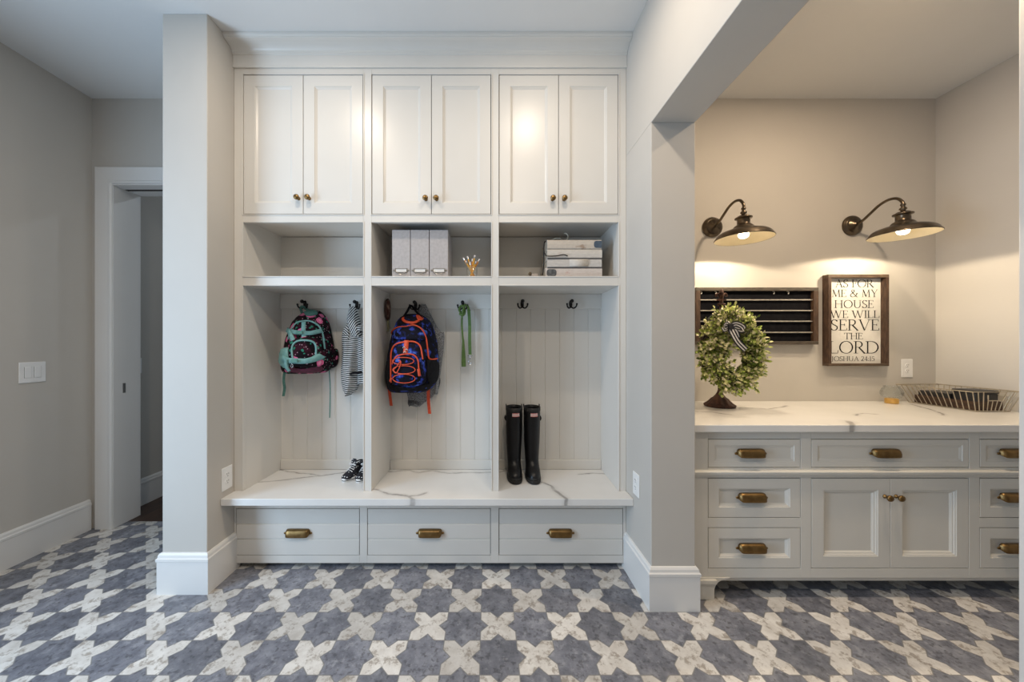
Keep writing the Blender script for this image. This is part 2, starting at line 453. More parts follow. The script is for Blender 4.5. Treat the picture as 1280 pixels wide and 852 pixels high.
# ------------------------------------------------------------------ lockers
def sh(y): return 0.012*max(0.0, y-LF)/0.354
def shf(x, y, z): return (x+sh(y), y, z)
def lx(x): return PX(x, LF)
def lz(y): return PZ(y, LF)
XA, XB = PXR+0.001, RXL-0.001
OPEN = [(lx(304), lx(454)), (lx(464.5), lx(614)), (lx(623.5), lx(773))]
Z_DT, Z_DB, Z_CT, Z_CF, Z_BT, Z_BENCH = lz(93.3), lz(267.8), lz(278), lz(345), lz(357), 0.46
lk = thing('locker_cabinet', 'tall white built-in locker cabinet with six upper doors, cubbies and three open hanging bays', 'cabinet', (-0.34, LF, Z_BENCH))
bm = B()
FT = LF+0.022
zt = 2.957
for a, b_ in ((XA, OPEN[0][0]), (OPEN[0][1], OPEN[1][0]), (OPEN[1][1], OPEN[2][0]), (OPEN[2][1], XB)):
    box(bm, a, b_, LF, FT, Z_BENCH, zt)
for o0, o1 in OPEN:
    box(bm, o0, o1, LF, FT, Z_DT, zt)
    box(bm, o0, o1, LF, FT, Z_CT, Z_DB)
    box(bm, o0, o1, LF, FT, Z_BT, Z_CF)
obj('face_frame', bm, cab_m, lk, bevel=0.0015)
# bead round every opening
bm = B()
for o0, o1 in OPEN:
    for (z0, z1) in ((Z_DB, Z_DT), (Z_CF, Z_CT), (Z_BENCH, Z_BT)):
        e = 0.006; y0 = LF-0.0035
        box(bm, o0-e, o0, y0, LF, z0-(e if z0 > .5 else 0), z1+e); box(bm, o1, o1+e, y0, LF, z0-(e if z0 > .5 else 0), z1+e)
        box(bm, o0, o1, y0, LF, z1, z1+e)
        if z0 > .5: box(bm, o0, o1, y0, LF, z0-e, z0)
obj('opening_bead', bm, cab_m, lk, bevel=0.0015)
# sides and dividers
for (a, b_) in ((XA, OPEN[0][0]), (OPEN[0][1], OPEN[1][0]), (OPEN[1][1], OPEN[2][0]), (OPEN[2][1], XB)):
    bm = B()
    c0, c1 = a, b_
    if a == XA: c0 = a-0.0
    v = box(bm, c0, c1, FT, LBK+0.02, Z_BENCH, zt)
    for q in v:
        if q.co.y > FT+0.01:
            q.co.x += sh(q.co.y)
            q.co.x = min(max(q.co.x, XA), XB)
    obj('divider', bm, cab_m, lk)
for o0, o1 in OPEN:
    for z0, z1 in ((Z_DB-0.024, Z_DB-0.001), (Z_CF-0.02, Z_CF)):
        bm = B(); box(bm, o0, o1, FT, LBK, z0, z1, f=shf); obj('shelf', bm, cab_m, lk)
    bm = B(); box(bm, o0, o1, FT, LBK, Z_BT, Z_BT+0.02, f=shf); obj('bay_top', bm, cab_m, lk)
    bm = B(); box(bm, o0+0.0, o1, LBK-0.004, LBK+0.018, Z_CF, Z_CT+0.02, f=shf); obj('cubby_back', bm, cab_m, lk)
# beadboard backs with hook rail and foot rail
ZR = PZ(386, LBK)
for k, (o0, o1) in enumerate(OPEN):
    x0, x1 = o0+sh(LBK), o1+sh(LBK)
    pitch = 0.1004; g = 0.0035; d = 0.0035
    start = PX((366.0, 503.0, 645.0)[k], LBK)
    start -= math.floor((start-x0)/pitch)*pitch
    pts = [(x0, LBK)]
    gx = start
    while gx < x1-0.005:
        if gx-g > x0: pts += [(gx-g, LBK), (gx, LBK+d), (gx+g, LBK)]
        gx += pitch
    pts.append((x1, LBK))
    bm = B()
    loft(bm, [[(p[0], p[1], Z_BENCH) for p in pts]+[(x1, LBK+0.02, Z_BENCH), (x0, LBK+0.02, Z_BENCH)],
              [(p[0], p[1], Z_BT) for p in pts]+[(x1, LBK+0.02, Z_BT), (x0, LBK+0.02, Z_BT)]])
    bb = obj('beadboard_back', bm, cab_m, lk)
    obj('hook_rail', bx(x0, x1, LBK-0.014, LBK+0.002, ZR, Z_BT), cab_m, lk, bevel=0.003)
    obj('foot_rail', bx(x0, x1, LBK-0.012, LBK+0.002, Z_BENCH, PZ(574, LBK)), cab_m, lk, bevel=0.004)
# crown
bm = B()
prof = [(LF+0.01, zt-0.006), (LF-0.012, zt-0.006), (LF-0.013, zt+0.002), (LF-0.009, zt+0.006), (LF-0.010, 3.022), (LF-0.017, 3.026), (LF-0.018, 3.033)]
for i in range(7):
    a = PI/2*i/6
    prof.append((LF-0.02-0.055*(1-math.cos(a)), 3.034+0.028*math.sin(a)))
prof += [(LF-0.082, 3.064), (LF-0.083, 3.07), (LF-0.088, 3.073), (LF-0.091, 3.078), (LF-0.091, CEIL-0.0005), (LF+0.01, CEIL-0.0005)]
loft(bm, [[(XA, y, z) for y, z in prof], [(XB, y, z) for y, z in prof]])
obj('crown_moulding', bm, cab_m, lk)
# doors
def knob(parent, x, y, z, s=1.0):
    bm = B()
    pr = [(0.010, 0.0), (0.010, -0.003), (0.0055, -0.006), (0.005, -0.014), (0.0075, -0.018), (0.0145, -0.022), (0.0165, -0.027), (0.0145, -0.032), (0.008, -0.035), (0.0, -0.036)]
    lathe(bm, [(r*s, h*s) for r, h in pr], (x, y, z), 20, 'y')
    return obj('knob', bm, brass_m, parent, smooth=True)
def door(parent, x0, x1, z0, z1, yf, stile, m, deep=0.010):
    bm = B()
    ringpanel(bm, x0, x1, z0, z1, [(0, yf+0.02), (0, yf+0.001), (0.001, yf), (stile, yf), (stile+0.003, yf+0.004), (stile+0.005, yf+0.004), (stile+0.014, yf+deep), (stile+0.014, yf+deep)][:7])
    return obj('door', bm, m, parent)
KN = [((370.5, 246), (384.0, 246)), ((531.5, 247), (545.0, 247)), ((691.5, 247), (706.0, 247))]
g = 0.0036
for (o0, o1), kk in zip(OPEN, KN):
    mid = (o0+o1)/2
    for side, (a, b_) in enumerate(((o0+g, mid-g*0.5), (mid+g*0.5, o1-g))):
        dd = door(lk, a, b_, Z_DB+g, Z_DT-g, LF+0.0, 0.064, cab_m)
        kx, ky = kk[side]
        kp = P(kx, ky, LF-0.025)
        knob(dd, kp.x, LF, kp.z)
    obj('door_gap_shade', bx(o0, o1, LF+0.0205, LF+0.026, Z_DB, Z_DT), dark_m, lk)  # dark sheet that paints the shade seen through the door gaps

# bench
slab = obj('quartz_bench', bx(XA, XB, 1.927, LBK+0.02, 0.42, 0.4595), bench_q, bevel=0.003)
tag(slab, 'white quartz bench slab with grey veins under the lockers', 'bench')
bs = thing('bench_drawer_cabinet', 'low white bench cabinet with three wide grooved drawers and cup pulls', 'cabinet', (-0.34, LF, 0.0))
DR = [(lx(294.8), lx(449.6)), (lx(459), lx(613.5)), (lx(623.5), lx(779))]
ZD1, ZD0, ZB0 = lz(635), lz(694), lz(703.5)
bm = B()
box(bm, XA, DR[0][0], LF, FT, ZB0, 0.419); box(bm, DR[0][1], DR[1][0], LF, FT, ZB0, 0.419)
box(bm, DR[1][1], DR[2][0], LF, FT, ZB0, 0.419); box(bm, DR[2][1], XB, LF, FT, ZB0, 0.419)
for a, b_ in DR:
    box(bm, a, b_, LF, FT, ZD1, 0.419); box(bm, a, b_, LF, FT, ZB0, ZD0)
obj('face_frame', bm, cab_m, bs, bevel=0.0015)
bm = B(); box(bm, XA, XB, FT, LBK, ZB0, 0.418)
obj('carcass', bm, dark_m, bs)
obj('toe_kick', bx(XA, XB, LF+0.07, LF+0.085, 0.0, ZB0), cab_m, bs)
def cup_pull(parent, x, y, z, wd=0.162, hh=0.044):
    """a long hooded bin pull with a small ear at each end"""
    bm = B()
    rings = []
    hw = wd/2-0.010
    n = 18
    for i in range(n+1):
        t = -1+2*i/n
        s = (1-abs(t)**7)**(1/4.0)
        s = max(s, 0.02)
        xx = x+hw*t
        d = 0.027*s; h = hh*(0.45+0.55*s)
        rings.append([(xx, y, z+h*0.5), (xx, y-d*0.45, z+h*0.48), (xx, y-d*0.8, z+h*0.28), (xx, y-d, z-h*0.05), (xx, y-d*0.98, z-h*0.38), (xx, y-d*0.9, z-h*0.5), (xx, y-d*0.8, z-h*0.48), (xx, y-d*0.7, z-h*0.2), (xx, y, z+h*0.30)])
    loft(bm, rings)
    for s in (-1, 1):
        ball(bm, (x+s*(wd/2-0.007), y-0.002, z-0.004), 0.008, 1.25, 0.5, 0.9, 10)
    return obj('cup_pull', bm, brass_m, parent, smooth=True)
for (a, b_), px in zip(DR, (371, 537, 701)):
    x0, x1, z0, z1 = a+0.0036, b_-0.0036, ZD0+0.0036, ZD1-0.0036
    H = (z1-z0)
    bm = B()
    zs = [z0, z0+H*0.34, z0+H*0.67, z1]
    pr = [(LF+0.02, z0), (LF, z0)]
    for zz in zs[1:3]: pr += [(LF, zz-0.0045), (LF+0.006, zz), (LF, zz+0.0045)]
    pr += [(LF, z1), (LF+0.02, z1)]
    loft(bm, [[(x0, y, z) for y, z in pr], [(x1, y, z) for y, z in pr]])
    dw = obj('drawer', bm, cab_m, bs)
    kp = P(px, 666.5, LF-0.014)
    cup_pull(dw, kp.x, LF, kp.z)

# ------------------------------------------------------------------ alcove counter and base cabinet
def rx(x): return PX(x, CF)
def rz(y): return PZ(y, CF)
ct = obj('countertop', bx(RXR+0.001, NXR-0.001, 1.757, YB-0.001, 0.877, 0.914), counter_q, bevel=0.003)
tag(ct, 'long white quartz countertop on the alcove base cabinet', 'countertop')
cb = thing('base_cabinet', 'pale grey base cabinet with inset drawers and a pair of doors under the alcove countertop', 'cabinet', (2.1, CF, 0.0))
C0, C1 = RXR+0.001, NXR-0.001
xs = [rx(885), rx(1001), rx(1014), rx(1211.5), rx(1224.5), rx(1340.5)]
zA1, zA0 = rz(548.5), rz(584.5)          # top row
zM1, zM0 = rz(597), rz(647)
zL1, zL0 = rz(659), rz(710.5)
zBot = rz(722)
CFT = CF+0.022
bm = B()
box(bm, C0+0.004, xs[0], CF, CFT, zBot, 0.876)
box(bm, xs[1], xs[2], CF, CFT, zBot, 0.876); box(bm, xs[3], xs[4], CF, CFT, zBot, 0.876)
box(bm, xs[5], C1, CF, CFT, zBot, 0.876)
for i in (0, 2, 4):
    a, b_ = xs[i], xs[i+1]
    box(bm, a, b_, CF, CFT, zA1, 0.876); box(bm, a, b_, CF, CFT, zM1, zA0); box(bm, a, b_, CF, CFT, zBot, zL0)
    if i != 2: box(bm, a, b_, CF, CFT, zL1, zM0)
obj('face_frame', bm, gab_m, cb, bevel=0.0015)
obj('carcass', bx(C0+0.004, C1, CFT, YB-0.002, zBot+0.01, 0.875), dark_m, cb)
obj('toe_board', bx(C0+0.05, C1, CF+0.022, CF+0.04, rz(729), zBot+0.01), gab_m, cb)
obj('toe_kick', bx(C0+0.05, C1, CF+0.17, CF+0.185, 0.0, zBot+0.01), gab_m, cb)
# moulded rail under the top row
bm = B()
pr = [(CF, 0), (CF-0.010, 0.004), (CF-0.012, 0.012), (CF-0.020, 0.018), (CF-0.022, 0.030), (CF-0.016, 0.034), (CF, 0.036)]
zr = rz(595.5)
loft(bm, [[(C0+0.004, y, z+zr) for y, z in pr], [(C1, y, z+zr) for y, z in pr]])
obj('rail_moulding', bm, gab_m, cb)
# bracket foot with a curved inner side
bm = B()
fx0 = rx(874); fw = rx(892.5)-fx0
out = [(fx0, 0.0), (fx0+fw, 0.0)]
cxr = fx0+fw+0.055
for i in range(9):
    a = PI-PI/2*i/8
    out.append((cxr+0.055*math.cos(a), 0.045+0.058*math.sin(a)))
out += [(cxr+0.03, zBot+0.004), (fx0, zBot+0.004)]
loft(bm, [[(x, CF-0.004, z) for x, z in out], [(x, CF+0.03, z) for x, z in out]])
box(bm, fx0-0.012, fx0+fw+0.006, CF-0.018, CF+0.03, zBot-0.022, zBot-0.002)
box(bm, fx0-0.006, fx0+fw+0.001, CF-0.011, CF+0.03, zBot-0.034, zBot-0.022)
obj('bracket_foot', bm, gab_m, cb, bevel=0.002)
def drawer(parent, x0, x1, z0, z1, frame, m, yf, deep, slope):
    bm = B(); q = 0.0034
    x0 += q; x1 -= q; z0 += q; z1 -= q
    ringpanel(bm, x0, x1, z0, z1, [(0, yf+0.02), (0, yf+0.001), (0.001, yf), (frame, yf), (frame+0.002, yf+0.003), (frame+0.005, yf+0.003), (frame+slope, yf+deep)])
    return obj('drawer', bm, m, parent)
for i, px in ((0, 940.5), (2, 1110), (4, 1271)):
    d_ = drawer(cb, xs[i], xs[i+1], zA0, zA1, 0.030, gab_m, CF, 0.006, 0.014)
    p = P(px, 566.5, CF-0.014); cup_pull(d_, p.x, CF, p.z)
for i, px in ((0, 942), (4, 1271)):
    for (z0, z1, py) in ((zM0, zM1, 622), (zL0, zL1, 685.5)):
        d_ = drawer(cb, xs[i], xs[i+1], z0, z1, 0.052, gab_m, CF, 0.014, 0.017)
        p = P(px, py, CF-0.014); cup_pull(d_, p.x, CF, p.z)
mid = (xs[2]+xs[3])/2
for side, (a, b_) in enumerate(((xs[2]+0.0034, mid-0.0014), (mid+0.0014, xs[3]-0.0034))):
    bm = B(); fr = 0.061
    ringpanel(bm, a, b_, zL0+0.0034, zM1-0.0034, [(0, CF+0.02), (0, CF+0.001), (0.001, CF), (fr, CF), (fr+0.002, CF+0.003), (fr+0.006, CF+0.003), (fr+0.010, CF+0.008), (fr+0.014, CF+0.008), (fr+0.022, CF+0.015)])
    dd = obj('door', bm, gab_m, cb)
    knob(dd, rx((1105.5, 1119.5)[side]), CF, rz(620), 1.0)

# ------------------------------------------------------------------ switches and outlets
def wallplate(name, label, cat, loc, rotz, wd, ht, kind, n=1):
    t = thing(name, label, cat, (0, 0, 0))
    bm = B(); box(bm, -wd/2, wd/2, -0.006, 0, -ht/2, ht/2); obj('cover_plate', bm, plate_m, t, bevel=0.003)
    for i in range(n):
        cx = (i-(n-1)/2)*0.046
        if kind == 'switch':
            bm = B(); box(bm, cx-0.0165, cx+0.0165, -0.009, -0.004, -0.034, 0.034)
            obj('rocker', bm, plate_m, t, bevel=0.002)
            bm = B()
            for e in (-0.0172, 0.0172): box(bm, cx+e-0.0007, cx+e+0.0007, -0.0063, -0.004, -0.0345, 0.0345)
            obj('rocker_gap', bm, slot_m, t)
        else:
            for s in (-1, 1):
                bm = B(); lathe(bm, [(0.0165, -0.006), (0.0165, -0.0082), (0.0, -0.0082)], (cx, 0, s*0.0195), 20, 'y')
                so = obj('socket', bm, plate_m, t, smooth=False)
                bm = B()
                for e in (-0.0062, 0.0062): box(bm, cx+e-0.0012, cx+e+0.0012, -0.0086, -0.008, s*0.0195+0.001, s*0.0195+0.010)
                box(bm, cx-0.0022, cx+0.0022, -0.0086, -0.008, s*0.0195-0.010, s*0.0195-0.005)
                obj('slots', bm, slot_m, so)
    t.location = loc; t.rotation_euler = (0, 0, rotz)
    return t
wallplate('light_switch', 'white double rocker switch on the wall left of the doorway', 'switch', (XL, 2.15, PZ(465, 2.15)), PI/2, 0.128, 0.128, 'switch', 2)
wallplate('light_switch', 'white switch plate on the hallway wall glimpsed through the doorway', 'switch', (XL, 2.79, PZ(457, 2.79)), PI/2, 0.075, 0.125, 'switch', 1)
wallplate('outlet', 'white outlet on the stub wall beside the left end of the bench', 'outlet', (PXR, 1.972, PZ(597, 1.972)), PI/2, 0.078, 0.13, 'outlet')
wallplate('outlet', 'white outlet on the wall beside the right end of the bench', 'outlet', (RXL, 1.889, PZ(605, 1.889)), -PI/2, 0.078, 0.125, 'outlet')
wallplate('outlet', 'white outlet on the alcove wall below and right of the lettered sign', 'outlet', (PX(1133, YB), YB, PZ(460, YB)), 0, 0.08, 0.132, 'outlet')

# ------------------------------------------------------------------ coat hooks
def make_hook(name, label, x, z):
    t = thing(name, label, 'hook', (x, LBK-0.014, z), 'black coat hooks on the locker rails')
    yb = LBK-0.014
    bm = B()
    rings = []
    for y, s in ((yb, 1.0), (yb-0.004, 1.0), (yb-0.0065, 0.8)):
        rings.append([(x+0.0115*s*math.cos(2*PI*i/20), y, z+0.003+0.027*s*math.sin(2*PI*i/20)) for i in range(20)])
    loft(bm, rings)
    obj('back_plate', bm, black_m, t, smooth=True)
    bm = B()
    tube(bm, [(x, yb-0.004, z+0.012), (x, yb-0.02, z+0.012), (x, yb-0.038, z+0.016)], 0.0055, 10, k=4)
    ball(bm, (x, yb-0.041, z+0.019), 0.0125)
    obj('top_peg', bm, black_m, t, smooth=True)
    for s in (-1, 1):
        bm = B()
        tube(bm, [(x, yb-0.004, z-0.006), (x+s*0.006, yb-0.012, z-0.022), (x+s*0.019, yb-0.024, z-0.027), (x+s*0.030, yb-0.034, z-0.016), (x+s*0.033, yb-0.037, z-0.004)], 0.0050, 10, k=5)
        ball(bm, (x+s*0.033, yb-0.037, z-0.001), 0.0068)
        obj('prong', bm, black_m, t, smooth=True)
    return t
HOOKY = LBK-0.05
HK = {}
for key, px, py, lab in (('floral', 380, 380.5, 'black double coat hook that the pink floral backpack hangs from'),
                         ('stripe', 445, 381, 'black double coat hook that the striped shirt hangs from'),
                         ('blue', 519, 381.5, 'black double coat hook that the blue camouflage backpack hangs from'),
                         ('leash', 578.5, 381.5, 'black double coat hook that the green dog leash hangs from'),
                         ('e1', 653, 380, 'empty black double coat hook above the rubber boots'),
                         ('e2', 714, 380, 'empty black double coat hook nearest the right side of the boot bay')):
    p = P(px, py, LBK-0.03)
    make_hook('coat_hook', lab, p.x, p.z); HK[key] = p

# ------------------------------------------------------------------ backpacks
class Pack:
    """a soft bag hanging against the back wall: superellipse sections given in photograph rows at depth Zm"""
    def __init__(s, rows, Zm, yb, n=2.5):
        s.yb = yb; s.n = n; s.Zm = Zm
        s.rows = sorted([(PZ(y, Zm), PX(xc, Zm), w_/F*Zm, D) for y, xc, w_, D in rows])
    def sec(s, z):
        r = s.rows
        if z <= r[0][0]: return r[0][1:]
        if z >= r[-1][0]: return r[-1][1:]
        for a, b in zip(r, r[1:]):
            if a[0] <= z <= b[0]:
                t = (z-a[0])/(b[0]-a[0]); t = t*t*(3-2*t)*0.4+t*0.6
                return tuple(a[i]+(b[i]-a[i])*t for i in (1, 2, 3))
    def hit(s, px, py, off=0.0):
        Z = s.yb-0.1
        for _ in range(14):
            Z += 0.7*(min(s.surf(PX(px, Z), PZ(py, Z)), s.yb-0.05)-off-Z)
        return PX(px, Z), PZ(py, Z)
    def surf(s, x, z):
        xc, w_, D = s.sec(z); q = min(1.0, abs(x-xc)/w_)
        return s.yb-D*(1-q**s.n)**(1/s.n)
    def body(s, wr=0.0, steps=26, m=28):
        bm = B(); z0, z1 = s.rows[0][0], s.rows[-1][0]; rings = []
        rnd = random.Random(3)
        ph = [rnd.uniform(0, 6) for _ in range(6)]
        for k in range(steps+1):
            z = z0+(z1-z0)*k/steps; xc, w_, D = s.sec(z); ring = []
            for i in range(m+1):
                a = PI*i/m; c, sn = math.cos(a), math.sin(a)
                X = math.copysign(abs(c)**(2/s.n), c); Y = abs(sn)**(2/s.n)
                o = wr*(math.sin(z*55+ph[0]+X*3)+math.sin(X*7+ph[1]+z*21))*Y
                ring.append((xc+w_*X, s.yb-D*Y+o, z))
            for i in range(1, 8): ring.append((xc-w_+2*w_*i/8, s.yb, z))
            rings.append(ring)
        loft(bm, rings); return bm
    def pt(s, px, py, off=0.003):
        x, z = s.hit(px, py, off)
        return Vector((x, s.surf(x, z)-off, z))
    def ribbon(s, pts, wpx, off=0.004, th=0.004, k=6):
        """flat strap laid over the bag's front"""
        bm = B(); c = smoothpath([(q[0], 0, q[1]) for q in (s.hit(x, y, off) for x, y in pts)], k); hw = wpx/F*s.Zm/2; rings = []
        for i, p in enumerate(c):
            d = (c[min(i+1, len(c)-1)]-c[max(i-1, 0)]); d.normalize(); nrm = Vector((-d.z, 0, d.x))
            L_, R_ = p+nrm*hw, p-nrm*hw
            yl, yr = s.surf(L_.x, L_.z)-off, s.surf(R_.x, R_.z)-off
            yc = s.surf(p.x, p.z)-off
            yl = min(yl, yc+hw*1.2); yr = min(yr, yc+hw*1.2)
            rings.append([(L_.x, yl+th, L_.z), (L_.x, yl, L_.z), (p.x, yc, p.z), (R_.x, yr, R_.z), (R_.x, yr+th, R_.z)])
        loft(bm, rings); return bm
    def cord(s, pts, r, off=0.004, k=6, cyc=False):
        c = smoothpath([(q[0], 0, q[1]) for q in (s.hit(x, y, off) for x, y in pts)], k)
        bm = B(); tube(bm, [(p.x, s.surf(p.x, p.z)-off, p.z) for p in c], r, 8, cyc); return bm
    def pad(s, poly, t=0.018, inset=0.82):
        """a raised pocket: outline on the bag, swelling outwards"""
        c = smoothpath([(q[0], 0, q[1]) for q in (s.hit(x, y, t) for x, y in poly+[poly[0]])], 5)[:-1]
        cx = sum(p.x for p in c)/len(c); cz = sum(p.z for p in c)/len(c); rings = []
        for f, h in ((1.0, -0.012), (1.0, t*0.45), (0.965, t*0.8), (0.9, t), (0.6, t*1.12), (0.3, t*1.17), (0.08, t*1.18)):
            r = []
            for p in c:
                x, z = cx+(p.x-cx)*f, cz+(p.z-cz)*f
                r.append((x, s.surf(x, z)-h, z))
            rings.append(r)
        bm = B(); loft(bm, rings); return bm

def floral_material():
    m, nt, N, L, b = newmat('dark_floral_fabric')
    tc = N.new('ShaderNodeTexCoord'); v = tc.outputs['Object']
    dn = N.new('ShaderNodeTexNoise'); dn.inputs['Scale'].default_value = 30; L.new(v, dn.inputs['Vector'])
    wv = N.new('ShaderNodeVectorMath'); wv.operation = 'MULTIPLY_ADD'; L.new(dn.outputs[1], wv.inputs[0]); wv.inputs[1].default_value = (0.022, 0.022, 0.022); L.new(v, wv.inputs[2])
    def spots(scale, r, off):
        mp = N.new('ShaderNodeMapping'); mp.inputs['Location'].default_value = off; L.new(wv.outputs[0], mp.inputs[0])
        vo = N.new('ShaderNodeTexVoronoi'); vo.inputs['Scale'].default_value = scale; vo.inputs['Randomness'].default_value = 0.9; L.new(mp.outputs[0], vo.inputs['Vector'])
        return M(N, L, 'LESS_THAN', vo.outputs['Distance'], r)
    c = RAMP(N, L, NOISE(N, L, v, 22, 3), [(0.47, (0.006, 0.004, 0.006)), (0.64, (0.040, 0.006, 0.016))])
    c = MIX(N, L, spots(34, 0.26, (0.3, 0.1, 0.2)), c, (0.03, 0.19, 0.13))
    c = MIX(N, L, spots(52, 0.17, (0.8, 0.4, 0.7)), c, (0.55, 0.35, 0.42))
    c = MIX(N, L, spots(13, 0.33, (0.03, 0.2, 0.55)), c, (0.74, 0.16, 0.33))
    c = MIX(N, L, spots(13, 0.16, (0.03, 0.2, 0.55)), c, (0.82, 0.32, 0.46))
    L.new(c, b.inputs['Base Color']); b.inputs['Roughness'].default_value = 0.85; b.inputs['Specular IOR Level'].default_value = 0.15
    return m
def camo_material():
    m, nt, N, L, b = newmat('blue_black_camouflage_fabric')
    tc = N.new('ShaderNodeTexCoord'); v = tc.outputs['Object']
    c = RAMP(N, L, NOISE(N, L, v, 17, 2.5, 0.6), [(0.0, (0.008, 0.008, 0.016)), (0.49, (0.012, 0.016, 0.065)), (0.55, (0.030, 0.055, 0.34)), (0.625, (0.08, 0.17, 0.56))], 'CONSTANT')
    mp = N.new('ShaderNodeMapping'); mp.inputs['Location'].default_value = (3, 5, 2); L.new(v, mp.inputs[0])
    k = RAMP(N, L, NOISE(N, L, mp.outputs[0], 26, 2), [(0.0, 1.0), (0.44, 0.0)], 'CONSTANT')
    c = MIX(N, L, k, c, (0.007, 0.007, 0.012))
    L.new(c, b.inputs['Base Color']); b.inputs['Roughness'].default_value = 0.85; b.inputs['Specular IOR Level'].default_value = 0.15
    return m
floral_m = floral_material(); camo_m = camo_material()
maroon_m = pmat('maroon_fabric', (0.075, 0.008, 0.028), (0.12, 0.014, 0.045), 40, 0.7, bump=0.2)
aqua_m = pmat('aqua_webbing', (0.14, 0.32, 0.31), (0.21, 0.41, 0.40), 60, 0.75, bump=0.2)
aqua2_m = pmat('dull_aqua_webbing', (0.07, 0.20, 0.17), (0.11, 0.27, 0.23), 60, 0.75)
orange_m = pmat('orange_webbing', (0.60, 0.062, 0.018), (0.70, 0.09, 0.028), 60, 0.6)
blackfab_m = pmat('black_fabric', (0.006, 0.006, 0.008), (0.013, 0.013, 0.016), 50, 0.9, bump=0.2, spec=0.15)
metal_m = pmat('bright_steel', (0.55, 0.55, 0.55), (0.65, 0.65, 0.65), 50, 0.25, metal=1.0)

# pink floral backpack
YBK = LBK-0.03
fp = Pack([(387, 386, 7, .035), (391, 386, 13, .07), (397, 385.5, 18, .11), (404, 385, 21.5, .14), (414, 384.5, 24.5, .16), (428, 384, 27.5, .175), (444, 383.5, 29.5, .185), (456, 382, 30.5, .18), (462, 380, 28.5, .165), (466, 378, 24, .13)], 2.29, YBK)
t = thing('backpack', 'dark backpack with pink flowers and aqua straps hanging in the left locker bay', 'backpack', (fp.rows[0][1], YBK, fp.rows[0][0]))
obj('body', fp.body(0.0016), floral_m, t, smooth=True)
obj('front_pocket', fp.pad([(361, 458), (359, 440), (362, 426), (374, 421), (390, 421), (399, 428), (401, 444), (398, 458)], 0.030), floral_m, t, smooth=True)
obj('upper_pocket', fp.pad([(364, 418), (364, 408), (371, 402), (385, 400), (397, 403), (402, 411), (401, 418)], 0.014), floral_m, t, smooth=True)
obj('base_panel', fp.pad([(355, 456), (366, 460), (384, 460.5), (400, 457), (404, 460), (398, 465), (380, 466), (358, 464)], 0.012), maroon_m, t, smooth=True)
for s, pts in ((-1, [(352, 437), (357, 434), (360, 440), (361, 455), (355, 460), (351, 458), (350.5, 446)]), (1, [(402, 438), (408, 436), (414.5, 437), (416, 446), (414, 457), (407, 461), (402, 456)])):
    obj('side_pocket', fp.pad(pts, 0.030), floral_m if s > 0 else aqua_m, t, smooth=True)
# piping and straps
obj('piping', fp.cord([(360, 424), (364, 412), (370, 404), (380, 401), (390, 402), (399, 408), (404, 420), (406, 436)], 0.006, 0.012), aqua_m, t, smooth=True)
obj('pocket_piping', fp.cord([(366, 448), (365, 434), (370, 427), (380, 425), (391, 427), (395, 434), (395, 448)], 0.006, 0.036), aqua_m, t, smooth=True)
obj('compression_strap', fp.ribbon([(357, 411), (366, 414.5), (376, 415.5), (388, 416), (402, 413)], 5.0, 0.022, 0.012), aqua_m, t, smooth=True)
obj('compression_strap', fp.ribbon([(352, 447), (358, 450), (368, 451), (382, 451), (394, 448), (402, 444)], 6.2, 0.046, 0.02), aqua_m, t, smooth=True)
obj('hanging_strap', fp.ribbon([(360, 412), (363.5, 420), (368, 428)], 5.0, 0.030, 0.01), aqua_m, t, smooth=True)
obj('hanging_strap', fp.ribbon([(357, 449), (357, 457), (361, 464)], 3.6, 0.055, 0.01), aqua_m, t, smooth=True)
obj('centre_tab', fp.ribbon([(379.5, 402), (379, 410), (379.5, 424)], 4.5, 0.020, 0.008), aqua_m, t, smooth=True)
for (x, y, o) in ((374, 415.6, 0.03), (368, 451.0, 0.054)):
    p = fp.pt(x, y, o); bm = B(); box(bm, p.x-0.021, p.x+0.021, p.y-0.005, p.y+0.006, p.z-0.010, p.z+0.010)
    obj('buckle', bm, aqua2_m, t, bevel=0.003)
p = fp.pt(365, 457, 0.052); bm = B(); tube(bm, [(p.x+0.006*math.cos(a*PI/5), p.y, p.z+0.012*math.sin(a*PI/5)) for a in range(10)], 0.0016, 6, True)
obj('zip_ring', bm, metal_m, t, smooth=True)
# haul loop over the hook and the shoulder straps behind
h = HK['floral']; bm = B()
a = fp.pt(378, 392, -0.01); b_ = fp.pt(394, 392, -0.01)
tube(bm, [a, (h.x-0.018, HOOKY+0.012, h.z-0.03), (h.x+0.0, HOOKY-0.002, h.z-0.0155), (h.x+0.022, HOOKY+0.012, h.z-0.032), b_], 0.0085, 10, k=6)
obj('haul_loop', bm, aqua2_m, t, smooth=True)
obj('haul_tab', fp.pad([(378, 389), (384, 386.5), (391, 387), (396, 391), (391, 394), (382, 394)], 0.012), aqua2_m, t, smooth=True)
def strap_down(pts, wd, m, parent, name='loose_strap', th=0.003):
    bm = B(); rings = []
    for p in smoothpath(pts, 5):
        rings.append([(p.x-wd/2, p.y, p.z), (p.x+wd/2, p.y, p.z), (p.x+wd/2, p.y+th, p.z), (p.x-wd/2, p.y+th, p.z)])
    loft(bm, rings); return obj(name, bm, m, parent)
strap_down([P(356, 460, 2.335), P(354.5, 475, 2.335), P(355.5, 485, 2.335), P(354, 495, 2.335)], 0.017, aqua2_m, t)
strap_down([P(411, 458, 2.345), P(412.5, 480, 2.355), P(412.5, 500, 2.355), P(412, 522, 2.355)], 0.006, aqua2_m, t)

